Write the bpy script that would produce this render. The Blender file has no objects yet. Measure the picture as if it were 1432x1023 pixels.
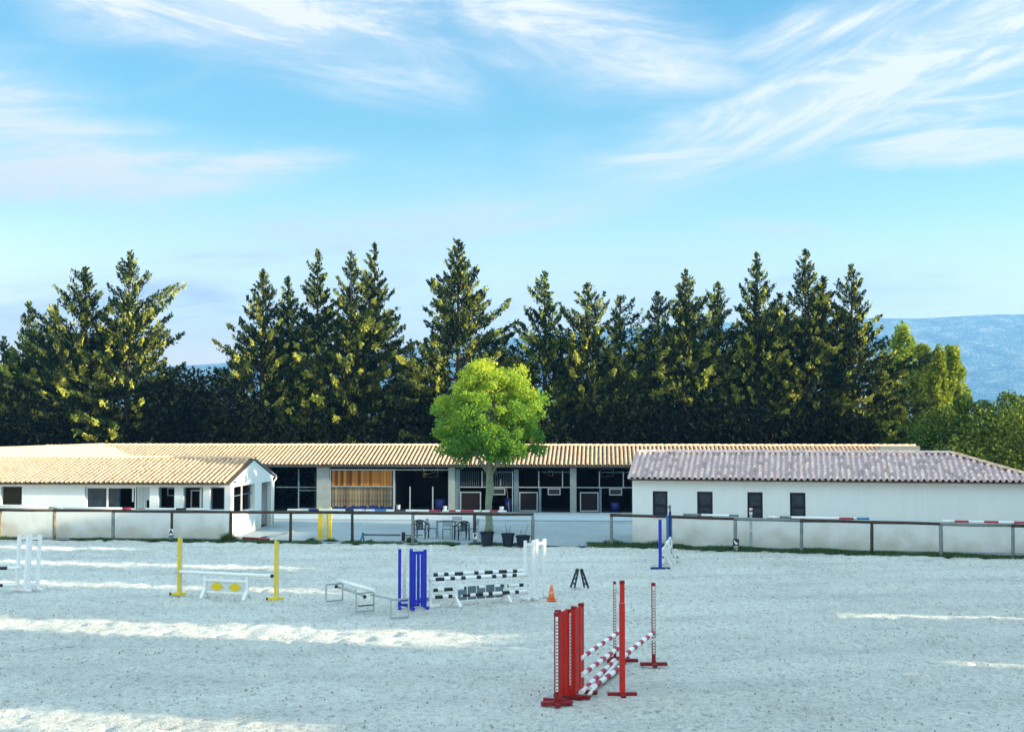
import bpy, math, random
import numpy as np
from mathutils import Vector, Matrix, Quaternion
R_ = math.radians
sc = bpy.context.scene
COL = sc.collection
rnd = random.Random(7)

# ------------------------------------------------------------------ camera
cam_d = bpy.data.cameras.new('camera'); cam = bpy.data.objects.new('camera', cam_d); COL.objects.link(cam)
cam.location = (0, 0, 5.0)
cam.rotation_euler = (R_(90 + 2.656), 0, 0)
cam_d.sensor_width = 36; cam_d.lens = 45.25
cam_d.clip_start = 0.1; cam_d.clip_end = 30000
sc.camera = cam

# ------------------------------------------------------------------ light
SUN_EL, SUN_AZ = 14.0, 102.0        # azimuth measured clockwise from +Y (the view direction)
sun_dir = Vector((math.sin(R_(SUN_AZ)) * math.cos(R_(SUN_EL)), math.cos(R_(SUN_AZ)) * math.cos(R_(SUN_EL)), math.sin(R_(SUN_EL))))
sd = bpy.data.lights.new('sun', 'SUN'); so = bpy.data.objects.new('sun', sd); COL.objects.link(so)
so.rotation_euler = sun_dir.to_track_quat('Z', 'Y').to_euler()
so.location = (40, -10, 30)
sd.energy = 4.0; sd.angle = R_(0.5); sd.color = (1.0, 0.86, 0.62)

sc.view_settings.view_transform = 'Standard'; sc.view_settings.look = 'None'
sc.view_settings.gamma = 1.0; sc.view_settings.use_curve_mapping = False
sc.view_settings.exposure = 2.1
sc.render.engine = 'CYCLES'
sc.cycles.use_denoising = True
sc.cycles.max_bounces = 8; sc.cycles.diffuse_bounces = 3; sc.cycles.glossy_bounces = 3
sc.cycles.transmission_bounces = 4; sc.cycles.volume_bounces = 0
sc.cycles.sample_clamp_indirect = 6

# sky: Nishita tinted, with cirrus laid out by compass direction and elevation
world = bpy.data.worlds.new('World'); sc.world = world; world.use_nodes = True
wt = world.node_tree; wt.nodes.clear()
def N(t, kind, **kw):
    n = t.nodes.new(kind)
    for k, v in kw.items(): setattr(n, k, v)
    return n
def L(t, a, b): t.links.new(a, b)
def math_n(t, op, a, b=None, clamp=False):
    n = N(t, 'ShaderNodeMath', operation=op, use_clamp=clamp)
    for i, v in enumerate((a, b)):
        if v is None: continue
        if isinstance(v, (int, float)): n.inputs[i].default_value = v
        else: L(t, v, n.inputs[i])
    return n.outputs[0]
def ramp(t, fac, stops, interp='LINEAR'):
    n = N(t, 'ShaderNodeValToRGB'); cr = n.color_ramp; cr.interpolation = interp
    while len(cr.elements) < len(stops): cr.elements.new(0.5)
    for e, (p, c) in zip(cr.elements, stops):
        e.position = p; e.color = (*c, 1) if len(c) == 3 else c
    L(t, fac, n.inputs[0]); return n.outputs[0]
out = N(wt, 'ShaderNodeOutputWorld'); bg = N(wt, 'ShaderNodeBackground')
SKY_STRENGTH = 0.15
bg.inputs['Strength'].default_value = SKY_STRENGTH
L(wt, bg.outputs[0], out.inputs[0])
sky = N(wt, 'ShaderNodeTexSky'); sky.sky_type = 'NISHITA'; sky.sun_disc = False
sky.sun_elevation = R_(SUN_EL); sky.sun_rotation = R_(SUN_AZ); sky.altitude = 100
sky.air_density = 1.0; sky.dust_density = 0.6; sky.ozone_density = 1.6
tc = N(wt, 'ShaderNodeTexCoord'); sp = N(wt, 'ShaderNodeSeparateXYZ'); L(wt, tc.outputs['Generated'], sp.inputs[0])
az = math_n(wt, 'ARCTAN2', sp.outputs[0], sp.outputs[1]); el = math_n(wt, 'ARCSINE', sp.outputs[2])
cb = N(wt, 'ShaderNodeCombineXYZ'); L(wt, az, cb.inputs[0]); L(wt, el, cb.inputs[1])
wn = N(wt, 'ShaderNodeTexNoise'); wn.inputs['Scale'].default_value = 7; wn.inputs['Detail'].default_value = 5; L(wt, cb.outputs[0], wn.inputs['Vector'])
wv_ = N(wt, 'ShaderNodeVectorMath', operation='SUBTRACT'); L(wt, wn.outputs['Color'], wv_.inputs[0]); wv_.inputs[1].default_value = (.5, .5, .5)
ws_ = N(wt, 'ShaderNodeVectorMath', operation='MULTIPLY_ADD'); L(wt, wv_.outputs[0], ws_.inputs[0]); ws_.inputs[1].default_value = (.10, .045, 0); L(wt, cb.outputs[0], ws_.inputs[2])
def blob(azd, eld, lx, ly, rot, s):
    m = N(wt, 'ShaderNodeMapping', vector_type='TEXTURE')
    m.inputs['Location'].default_value = (azd, eld, 0); m.inputs['Rotation'].default_value = (0, 0, R_(rot)); m.inputs['Scale'].default_value = (lx, ly, 1)
    L(wt, ws_.outputs[0], m.inputs[0])
    v = N(wt, 'ShaderNodeVectorMath', operation='LENGTH'); L(wt, m.outputs[0], v.inputs[0])
    mr = N(wt, 'ShaderNodeMapRange', interpolation_type='SMOOTHSTEP')
    mr.inputs['From Min'].default_value = 1.0; mr.inputs['From Max'].default_value = 0.0
    mr.inputs['To Min'].default_value = 0.0; mr.inputs['To Max'].default_value = s
    L(wt, v.outputs['Value'], mr.inputs['Value']); return mr.outputs[0]
def streak(rot, sx, sy, seed, detail=11, dist=0.9, lo=0.40, hi=0.68):
    m = N(wt, 'ShaderNodeMapping', vector_type='TEXTURE')
    m.inputs['Location'].default_value = (seed, seed * .7, 0)
    m.inputs['Rotation'].default_value = (0, 0, R_(rot)); m.inputs['Scale'].default_value = (1 / sx, 1 / sy, 1)
    L(wt, cb.outputs[0], m.inputs[0])
    n = N(wt, 'ShaderNodeTexNoise'); n.inputs['Scale'].default_value = 1; n.inputs['Detail'].default_value = detail
    n.inputs['Roughness'].default_value = 0.70; n.inputs['Distortion'].default_value = dist
    L(wt, m.outputs[0], n.inputs['Vector'])
    mr = N(wt, 'ShaderNodeMapRange', interpolation_type='SMOOTHSTEP'); mr.inputs['From Min'].default_value = lo; mr.inputs['From Max'].default_value = hi
    L(wt, n.outputs['Fac'], mr.inputs['Value']); return mr.outputs[0]
SKYDEF = []
def P(px, py): return ((px - 716) / 1800, (595 - py) / 1800)
groups = {
 20: [(*P(1210, 135), .26, .045, 17, 1.25), (*P(1400, 70), .20, .05, 20, 1.0), (*P(1190, 48), .14, .022, 14, .8), (*P(1000, 185), .10, .018, 9, .7)],
 3:  [(*P(960, 222), .10, .012, 1, 1.3), (*P(1350, 228), .12, .016, -2, 1.2), (*P(1310, 180), .16, .03, 4, .6), (*P(1080, 333), .07, .008, -3, .6)],
 8:  [(*P(1000, 400), .40, .03, 2, .5), (*P(300, 420), .30, .03, 1, .6), (*P(90, 262), .17, .035, 3, 1.15), (*P(300, 262), .12, .016, 9, .9), (*P(40, 200), .10, .05, 0, .7), (*P(600, 320), .24, .028, 7, .75), (*P(420, 350), .22, .03, 2, .65)],
 -8: [(*P(330, 25), .20, .045, -4, 1.3), (*P(160, 15), .10, .03, 0, .9), (*P(480, 80), .16, .04, -8, .6), (*P(760, 40), .16, .05, -12, .75), (*P(880, 85), .14, .03, -10, .7)],
}
tot = None
sr = {20: (18, 5, 30), 3: (4, 5, 48), 8: (6, 4.5, 34), -8: (-9, 5, 22)}
for key, bl in groups.items():
    m = None
    for b in bl:
        o = blob(b[0], b[1], b[2] * 1.12, b[3] * 1.35, b[4], b[5] * 1.15); m = o if m is None else math_n(wt, 'MAXIMUM', m, o)
    st = streak(sr[key][0], sr[key][1], sr[key][2], key * 1.37 + 3)
    soft = math_n(wt, 'ADD', math_n(wt, 'MULTIPLY', st, 0.85), 0.30)
    m = math_n(wt, 'MULTIPLY', m, soft)
    tot = m if tot is None else math_n(wt, 'MAXIMUM', tot, m)
gen = streak(6, 2.2, 9, 11.3, lo=.50, hi=.85)            # thin veil all over the sky
veil = math_n(wt, 'MULTIPLY', gen, 0.45)
sheet_n = streak(12, 1.4, 3.2, 21.7, lo=.25, hi=.75)      # unseen bright sheet overhead, added to lift the skylight in the shade
shm = N(wt, 'ShaderNodeMapRange', interpolation_type='SMOOTHSTEP'); shm.inputs['From Min'].default_value = .30; shm.inputs['From Max'].default_value = .65; shm.inputs['To Max'].default_value = 1.0
L(wt, el, shm.inputs['Value'])
overhead_fill = math_n(wt, 'MULTIPLY', shm.outputs[0], math_n(wt, 'ADD', math_n(wt, 'MULTIPLY', sheet_n, .45), .55))
cloud = math_n(wt, 'MINIMUM', math_n(wt, 'ADD', math_n(wt, 'MULTIPLY', tot, 1.5), veil), 1.0)
hs = N(wt, 'ShaderNodeHueSaturation'); hs.inputs['Saturation'].default_value = 1.0; hs.inputs['Value'].default_value = 1.0
L(wt, sky.outputs[0], hs.inputs['Color'])
tint = N(wt, 'ShaderNodeMix', data_type='RGBA', blend_type='MULTIPLY'); tint.inputs[0].default_value = 1.0
L(wt, hs.outputs[0], tint.inputs[6])
elf = math_n(wt, 'MULTIPLY', el, 2.0)
L(wt, ramp(wt, elf, [(0, (1.45, .92, .60)), (.12, (1.34, .88, .57)), (.20, (1.02, .76, .52)), (.32, (.56, .57, .44)), (.46, (.30, .43, .38)), (.66, (.215, .37, .385)), (1, (.50, .68, .72))]), tint.inputs[7])
mix = N(wt, 'ShaderNodeMix', data_type='RGBA'); L(wt, cloud, mix.inputs[0]); L(wt, tint.outputs[2], mix.inputs[6])
CLOUD = (1.86, 1.78, 1.62, 1)
mix.inputs[7].default_value = CLOUD
mix2 = N(wt, 'ShaderNodeMix', data_type='RGBA'); L(wt, overhead_fill, mix2.inputs[0]); L(wt, mix.outputs[2], mix2.inputs[6]); mix2.inputs[7].default_value = (2.5, 3.25, 3.5, 1)
L(wt, mix2.outputs[2], bg.inputs['Color'])

# ------------------------------------------------------------------ materials
MATS = {}
def mat(name, color, rough=0.8, var=0.0, scale=8.0, bump=0.0, bscale=None, attr=None, coord='Object', color2=None, spec=0.3, metal=0.0, detail=6, transl=0.0, stretch=None):
    if name in MATS: return MATS[name]
    m = bpy.data.materials.new(name); m.use_nodes = True; t = m.node_tree; b = t.nodes['Principled BSDF']
    b.inputs['Roughness'].default_value = rough; b.inputs['Metallic'].default_value = metal
    b.inputs['Specular IOR Level'].default_value = spec
    c2 = color2 or tuple(min(1, c * 0.72) for c in color)
    tcn = N(t, 'ShaderNodeTexCoord')
    if coord == 'World':
        g = N(t, 'ShaderNodeNewGeometry'); vec = g.outputs['Position']
    else: vec = tcn.outputs['Object']
    if stretch:
        mp = N(t, 'ShaderNodeMapping'); mp.inputs['Scale'].default_value = stretch; L(t, vec, mp.inputs[0]); vec = mp.outputs[0]
    fac = None
    if var > 0:
        n = N(t, 'ShaderNodeTexNoise'); n.inputs['Scale'].default_value = scale; n.inputs['Detail'].default_value = detail; n.inputs['Roughness'].default_value = .65
        L(t, vec, n.inputs['Vector'])
        mr = N(t, 'ShaderNodeMapRange'); mr.inputs['From Min'].default_value = .3; mr.inputs['From Max'].default_value = .7
        mr.inputs['To Min'].default_value = 0; mr.inputs['To Max'].default_value = var
        L(t, n.outputs['Fac'], mr.inputs['Value']); fac = mr.outputs[0]
    mx = N(t, 'ShaderNodeMix', data_type='RGBA'); mx.inputs[6].default_value = (*color, 1); mx.inputs[7].default_value = (*c2, 1)
    if fac is not None: L(t, fac, mx.inputs[0])
    else: mx.inputs[0].default_value = 0
    colout = mx.outputs[2]
    if attr:
        a = N(t, 'ShaderNodeAttribute', attribute_name='var'); 
        r = ramp(t, a.outputs['Fac'], attr)
        m2 = N(t, 'ShaderNodeMix', data_type='RGBA', blend_type='MULTIPLY'); m2.inputs[0].default_value = 1
        L(t, colout, m2.inputs[6]); L(t, r, m2.inputs[7]); colout = m2.outputs[2]
    L(t, colout, b.inputs['Base Color'])
    if bump > 0:
        n2 = N(t, 'ShaderNodeTexNoise'); n2.inputs['Scale'].default_value = bscale or scale * 4; n2.inputs['Detail'].default_value = 6
        L(t, vec, n2.inputs['Vector'])
        bp = N(t, 'ShaderNodeBump'); bp.inputs['Strength'].default_value = bump; bp.inputs['Distance'].default_value = 0.02
        L(t, n2.outputs['Fac'], bp.inputs['Height']); L(t, bp.outputs[0], b.inputs['Normal'])
    if transl > 0:
        tr = N(t, 'ShaderNodeBsdfTranslucent'); ms = N(t, 'ShaderNodeMixShader'); ms.inputs[0].default_value = transl
        L(t, colout, tr.inputs[0]); L(t, b.outputs[0], ms.inputs[1]); L(t, tr.outputs[0], ms.inputs[2])
        o = [x for x in t.nodes if x.type == 'OUTPUT_MATERIAL'][0]; L(t, ms.outputs[0], o.inputs[0])
    MATS[name] = m; return m

def plaster():
    m = mat('white_render_plaster', (.82, .84, .82), .9, .7, .9, .25, 26, coord='World', color2=(.74, .77, .75))
    t = m.node_tree; b = t.nodes['Principled BSDF']
    src = b.inputs['Base Color'].links[0].from_socket
    g = N(t, 'ShaderNodeNewGeometry'); s = N(t, 'ShaderNodeSeparateXYZ'); L(t, g.outputs['Position'], s.inputs[0])
    n = N(t, 'ShaderNodeTexNoise'); n.inputs['Scale'].default_value = 1.3; n.inputs['Detail'].default_value = 7; L(t, g.outputs['Position'], n.inputs['Vector'])
    h = math_n(t, 'SUBTRACT', math_n(t, 'MULTIPLY', n.outputs['Fac'], 1.9), math_n(t, 'ADD', s.outputs[2], .35))   # splash dirt by the ground
    mr = N(t, 'ShaderNodeMapRange', interpolation_type='SMOOTHSTEP'); mr.inputs['From Min'].default_value = -.35; mr.inputs['From Max'].default_value = .75; mr.inputs['To Max'].default_value = .6
    L(t, h, mr.inputs['Value'])
    mx = N(t, 'ShaderNodeMix', data_type='RGBA'); L(t, mr.outputs[0], mx.inputs[0]); L(t, src, mx.inputs[6]); mx.inputs[7].default_value = (.42, .37, .24, 1)
    # faint vertical runs of grime
    mp = N(t, 'ShaderNodeMapping'); mp.inputs['Scale'].default_value = (4, 4, .35); L(t, g.outputs['Position'], mp.inputs[0])
    n3 = N(t, 'ShaderNodeTexNoise'); n3.inputs['Scale'].default_value = 1.4; n3.inputs['Detail'].default_value = 5; L(t, mp.outputs[0], n3.inputs['Vector'])
    m3 = N(t, 'ShaderNodeMapRange'); m3.inputs['From Min'].default_value = .52; m3.inputs['From Max'].default_value = .8; m3.inputs['To Max'].default_value = .12; L(t, n3.outputs['Fac'], m3.inputs['Value'])
    mx2 = N(t, 'ShaderNodeMix', data_type='RGBA'); L(t, m3.outputs[0], mx2.inputs[0]); L(t, mx.outputs[2], mx2.inputs[6]); mx2.inputs[7].default_value = (.50, .50, .46, 1)
    L(t, mx2.outputs[2], b.inputs['Base Color'])
    return m
M_PL = plaster()
M_CONC = mat('grey_concrete', (.36, .38, .35), .9, .8, 3, .3, 30, coord='World', color2=(.25, .28, .26))
TILEVAR = [(0, (.52, .50, .52)), (.25, (.80, .78, .78)), (.5, (1, 1, 1)), (.75, (1.0, .88, .80)), (1, (1.15, 1.12, 1.02))]
TILEVAR1 = [(0, (.78, .74, .72)), (.3, (.94, .92, .90)), (.6, (1, 1, 1)), (.8, (1.0, .92, .86)), (1, (1.12, 1.10, 1.02))]
M_TILE = mat('cream_clay_tile', (.78, .56, .38), .85, .7, 5, .3, 60, attr=TILEVAR1, coord='World', color2=(.62, .42, .27))
M_TILE2 = mat('weathered_clay_tile', (.86, .66, .64), .85, .9, 7, .3, 60, attr=TILEVAR, coord='World', color2=(.70, .53, .53))
M_PAN = mat('clay_under_tile', (.19, .12, .07), .9, .6, 9, coord='World')  # much darker than the cover tiles: groove shade put into the colour
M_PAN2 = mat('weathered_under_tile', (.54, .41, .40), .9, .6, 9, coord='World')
M_DECK = mat('roof_deck_boards', (.10, .08, .06), .9, .5, 6)
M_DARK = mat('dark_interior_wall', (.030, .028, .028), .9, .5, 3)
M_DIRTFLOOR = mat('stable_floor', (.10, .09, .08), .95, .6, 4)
M_STEEL = mat('galvanised_steel', (.33, .38, .40), .5, .5, 10, metal=.3, color2=(.22, .27, .30))
M_SLATE = mat('blue_grey_painted_frame', (.13, .19, .22), .6, .4, 10)
M_PLANK = mat('orange_brown_plank', (.66, .28, .05), .8, 1.0, 3.0, .3, 40, attr=[(0, (.30, .25, .20)), (.5, (.90, .85, .75)), (1, (1.45, 1.4, 1.2))], color2=(.30, .11, .02), stretch=(6, 6, 1))
M_PLANKW = mat('weathered_plank', (.46, .34, .17), .85, 1.0, 4.0, .3, 40, attr=[(0, (.5, .5, .55)), (1, (1.3, 1.3, 1.3))], color2=(.07, .055, .05), stretch=(6, 6, 1))
M_FENCE = mat('weathered_round_wood', (.085, .058, .038), .85, .9, 5, .5, 30, color2=(.025, .018, .014), stretch=(1, 1, .4))
M_FENCEL = mat('pale_peeled_wood', (.34, .27, .17), .85, .9, 6, .5, 30, color2=(.10, .08, .05))
M_FENCEG = mat('greyed_round_wood', (.27, .30, .29), .85, .9, 6, .5, 30, color2=(.13, .14, .13))
M_WHITE = mat('white_paint', (.86, .86, .85), .5, .55, 9, .1, 40, color2=(.66, .66, .62))
M_BLACK = mat('black_paint', (.018, .02, .024), .5, .3, 8)
M_RED = mat('red_paint', (.62, .022, .014), .5, .7, 7, .12, 40, color2=(.36, .016, .014))
M_DRED = mat('dark_red_paint', (.24, .008, .012), .5, .5, 6, color2=(.13, .006, .01))
M_CRIM = mat('crimson_band_paint', (.42, .03, .06), .5, .5, 9, color2=(.28, .03, .05))
M_BLUE = mat('royal_blue_paint', (.015, .03, .48), .4, .4, 5, color2=(.01, .02, .28))
M_DBLUE = mat('dark_blue_paint', (.012, .03, .17), .5, .4, 5)
M_SBLUE = mat('steel_blue_paint', (.05, .17, .32), .5, .4, 5)
M_LBLUE = mat('blue_band_paint', (.05, .22, .42), .5, .4, 9)
M_YEL = mat('yellow_paint', (.80, .58, .02), .5, .45, 6, .06, 40, color2=(.58, .42, .02))
M_PYEL = mat('faded_yellow_paint', (.60, .56, .22), .6, .45, 6, color2=(.46, .44, .24))
M_GREY = mat('grey_metal', (.40, .44, .45), .45, .4, 8, metal=.4)
M_DGREY = mat('slate_grey_paint', (.13, .17, .20), .6, .5, 8)
M_ORANGE = mat('orange_plastic', (.85, .17, .05), .5, .3, 8)
M_PLASTIC = mat('dark_green_black_plastic', (.012, .02, .035), .35, .3, 8)
M_RUBBER = mat('black_rubber', (.015, .015, .016), .8)
M_NAVY = mat('navy_window_frame', (.004, .006, .018), .5)
M_GLASS = mat('dark_window_glass', (.012, .020, .028), .12, .8, 3.5, spec=.35, color2=(.04, .065, .085), coord='World')
M_CURT = mat('pale_curtain', (.55, .60, .58), .9, .8, 4, stretch=(5, 5, .4))
M_SOIL = mat('potting_soil', (.05, .035, .025), .95, .5, 20)
M_BARK = mat('brown_bark', (.10, .075, .05), .95, .8, 6, .8, 20, color2=(.04, .03, .02), stretch=(3, 3, 1))
M_PBARK = mat('pale_plane_bark', (.30, .34, .24), .9, 1.0, 5, .3, 20, color2=(.17, .20, .13))
M_BLUEBIN = mat('blue_plastic', (.012, .02, .12), .4)

def leafmat(name, lo, mid, hi, transl=.25, rough=.6):
    m = bpy.data.materials.new(name); m.use_nodes = True; t = m.node_tree; b = t.nodes['Principled BSDF']
    b.inputs['Roughness'].default_value = rough; b.inputs['Specular IOR Level'].default_value = .03
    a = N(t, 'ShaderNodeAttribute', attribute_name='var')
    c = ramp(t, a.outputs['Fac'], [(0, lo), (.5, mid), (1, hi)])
    oi = N(t, 'ShaderNodeObjectInfo'); h = N(t, 'ShaderNodeHueSaturation')
    L(t, math_n(t, 'ADD', math_n(t, 'MULTIPLY', oi.outputs['Random'], .02), .49), h.inputs['Hue'])
    L(t, math_n(t, 'ADD', math_n(t, 'MULTIPLY', oi.outputs['Random'], .25), .87), h.inputs['Value'])
    L(t, c, h.inputs['Color']); L(t, h.outputs[0], b.inputs['Base Color'])
    tr = N(t, 'ShaderNodeBsdfTranslucent'); L(t, h.outputs[0], tr.inputs[0])
    ms = N(t, 'ShaderNodeMixShader'); ms.inputs[0].default_value = transl
    L(t, b.outputs[0], ms.inputs[1]); L(t, tr.outputs[0], ms.inputs[2])
    o = [x for x in t.nodes if x.type == 'OUTPUT_MATERIAL'][0]; L(t, ms.outputs[0], o.inputs[0])
    MATS[name] = m; return m
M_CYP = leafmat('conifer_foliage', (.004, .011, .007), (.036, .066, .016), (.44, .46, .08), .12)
M_CYPD = leafmat('dark_evergreen_foliage', (.002, .005, .003), (.006, .011, .005), (.022, .027, .009), .05)
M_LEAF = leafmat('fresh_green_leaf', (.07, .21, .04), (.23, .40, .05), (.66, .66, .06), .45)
M_LIME = leafmat('yellow_green_leaf', (.06, .13, .02), (.26, .34, .03), (.62, .62, .06), .40)
M_HEDGE = leafmat('mixed_hedge_leaf', (.03, .06, .015), (.11, .17, .03), (.36, .40, .05), .28)
M_GRASS = leafmat('grass_blade', (.03, .07, .03), (.08, .15, .06), (.22, .27, .10), .3)

# ------------------------------------------------------------------ mesh builder
class MB:
    def __init__(s): s.v = []; s.f = []; s.m = []; s.vr = []
    def add(s, vs, fs, mi=0, var=0.5):
        o = len(s.v); s.v.extend([tuple(v) for v in vs]); s.f.extend([tuple(i + o for i in f) for f in fs]); s.m.extend([mi] * len(fs)); s.vr.extend([var] * len(fs)); return s
    def box(s, x0, x1, y0, y1, z0, z1, mi=0, var=.5, bev=0.0):
        if bev <= 0:
            vs = [(x0, y0, z0), (x1, y0, z0), (x1, y1, z0), (x0, y1, z0), (x0, y0, z1), (x1, y0, z1), (x1, y1, z1), (x0, y1, z1)]
            return s.add(vs, [(3, 2, 1, 0), (4, 5, 6, 7), (0, 1, 5, 4), (1, 2, 6, 5), (2, 3, 7, 6), (3, 0, 4, 7)], mi, var)
        b = bev; vs = []
        for z, i in ((z0, b), (z0 + b, 0), (z1 - b, 0), (z1, b)):
            vs += [(x0 + i, y0 + i, z), (x1 - i, y0 + i, z), (x1 - i, y1 - i, z), (x0 + i, y1 - i, z)]
        fs = [(3, 2, 1, 0), (12, 13, 14, 15)]
        for k in range(3):
            for j in range(4): a = 4 * k + j; c = 4 * k + (j + 1) % 4; fs.append((a, c, c + 4, a + 4))
        return s.add(vs, fs, mi, var)
    def beam(s, p0, p1, w, h=None, mi=0, up=(0, 0, 1), var=.5):
        h = h or w; p0 = Vector(p0); p1 = Vector(p1); d = (p1 - p0).normalized(); u = Vector(up)
        if abs(d.dot(u)) > .95: u = Vector((0, 1, 0))
        a = d.cross(u).normalized() * w / 2; b = a.normalized().cross(d).normalized() * h / 2
        vs = [p + x * a + y * b for p in (p0, p1) for x, y in ((-1, -1), (1, -1), (1, 1), (-1, 1))]
        return s.add(vs, [(0, 1, 2, 3), (7, 6, 5, 4), (0, 4, 5, 1), (1, 5, 6, 2), (2, 6, 7, 3), (3, 7, 4, 0)], mi, var)
    def tube(s, pts, rs, n=8, mi=0, cap=True, var=.5, mis=None):
        pts = [Vector(p) for p in pts]
        if isinstance(rs, (int, float)): rs = [rs] * len(pts)
        vs = []; prev = None
        for i, p in enumerate(pts):
            d = (pts[min(i + 1, len(pts) - 1)] - pts[max(i - 1, 0)]).normalized()
            if prev is None:
                u = Vector((0, 0, 1)) if abs(d.z) < .9 else Vector((1, 0, 0)); a = d.cross(u).normalized()
            else: a = (prev - d * prev.dot(d)).normalized()
            prev = a; b = d.cross(a)
            for k in range(n):
                t = 2 * math.pi * k / n; vs.append(p + (a * math.cos(t) + b * math.sin(t)) * rs[i])
        base = len(s.v); s.v.extend([tuple(v) for v in vs])
        for i in range(len(pts) - 1):
            for k in range(n):
                k2 = (k + 1) % n
                s.f.append((base + i * n + k, base + i * n + k2, base + (i + 1) * n + k2, base + (i + 1) * n + k))
                s.m.append(mis[i] if mis else mi); s.vr.append(var)
        if cap:
            s.f.append(tuple(base + k for k in reversed(range(n)))); s.m.append(mis[0] if mis else mi); s.vr.append(var)
            s.f.append(tuple(base + (len(pts) - 1) * n + k for k in range(n))); s.m.append(mis[-1] if mis else mi); s.vr.append(var)
        return s
    def prism(s, poly, h0, h1, axis='y', mi=0, var=.5):
        n = len(poly)
        def P3(a, b, h): return {'y': (a, h, b), 'z': (a, b, h), 'x': (h, a, b)}[axis]
        vs = [P3(a, b, h0) for a, b in poly] + [P3(a, b, h1) for a, b in poly]
        fs = [tuple(range(n)), tuple(range(2 * n - 1, n - 1, -1))] + [(i, i + n, (i + 1) % n + n, (i + 1) % n) for i in range(n)]
        return s.add(vs, fs, mi, var)
    def mesh(s, name, mats, smooth=False, fixn=True):
        me = bpy.data.meshes.new(name); me.from_pydata(s.v, [], s.f)
        for m in (mats if isinstance(mats, (list, tuple)) else [mats]): me.materials.append(m)
        me.polygons.foreach_set('material_index', s.m)
        if smooth: me.polygons.foreach_set('use_smooth', [True] * len(s.f))
        a = me.attributes.new('var', 'FLOAT', 'FACE'); a.data.foreach_set('value', s.vr)
        me.update(); return me
    def build(s, name, mats, parent=None, loc=None, rotz=None, smooth=False):
        return link(name, s.mesh(name, mats, smooth), parent, loc, rotz)
def link(name, me, parent=None, loc=None, rotz=None):
    o = bpy.data.objects.new(name, me); COL.objects.link(o)
    if parent is not None: o.parent = parent
    if loc is not None: o.location = loc
    if rotz is not None: o.rotation_euler.z = rotz
    return o
def T(o, label=None, cat=None, group=None, kind=None):
    if label: o['label'] = label
    if cat: o['category'] = cat
    if group: o['group'] = group
    if kind: o['kind'] = kind
    return o
def root(name, loc, rotz=0):
    o = bpy.data.objects.new(name, None); COL.objects.link(o); o.location = loc; o.rotation_euler.z = rotz; o.empty_display_size = .3
    return o
def copy_tree(o, parent=None):
    c = o.copy(); COL.objects.link(c); c.parent = parent
    for ch in [x for x in COL.objects if x.parent == o]: copy_tree(ch, c)
    return c
def npmesh(name, V, F, mats, var=None, smooth=False):
    """V (n,3), F (m,4) quads or (m,3)"""
    me = bpy.data.meshes.new(name); k = F.shape[1]
    me.vertices.add(len(V)); me.vertices.foreach_set('co', V.astype(np.float32).ravel())
    me.loops.add(F.size); me.loops.foreach_set('vertex_index', F.astype(np.int32).ravel())
    me.polygons.add(len(F)); me.polygons.foreach_set('loop_start', np.arange(0, F.size, k, dtype=np.int32))
    me.polygons.foreach_set('loop_total', np.full(len(F), k, dtype=np.int32))
    if smooth: me.polygons.foreach_set('use_smooth', np.ones(len(F), dtype=bool))
    for m in (mats if isinstance(mats, (list, tuple)) else [mats]): me.materials.append(m)
    if var is not None:
        a = me.attributes.new('var', 'FLOAT', 'FACE'); a.data.foreach_set('value', np.asarray(var, dtype=np.float32))
    me.update(calc_edges=True); me.validate(); return me

# ------------------------------------------------------------------ value noise for relief
def vnoise(x, y, scale, seed):
    r = np.random.RandomState(seed); g = r.rand(257, 257)
    X = x / scale; Y = y / scale; xi = np.floor(X).astype(int); yi = np.floor(Y).astype(int); fx = X - xi; fy = Y - yi
    fx = fx * fx * (3 - 2 * fx); fy = fy * fy * (3 - 2 * fy); xi %= 256; yi %= 256
    return (g[xi, yi] * (1 - fx) + g[xi + 1, yi] * fx) * (1 - fy) + (g[xi, yi + 1] * (1 - fx) + g[xi + 1, yi + 1] * fx) * fy

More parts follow.
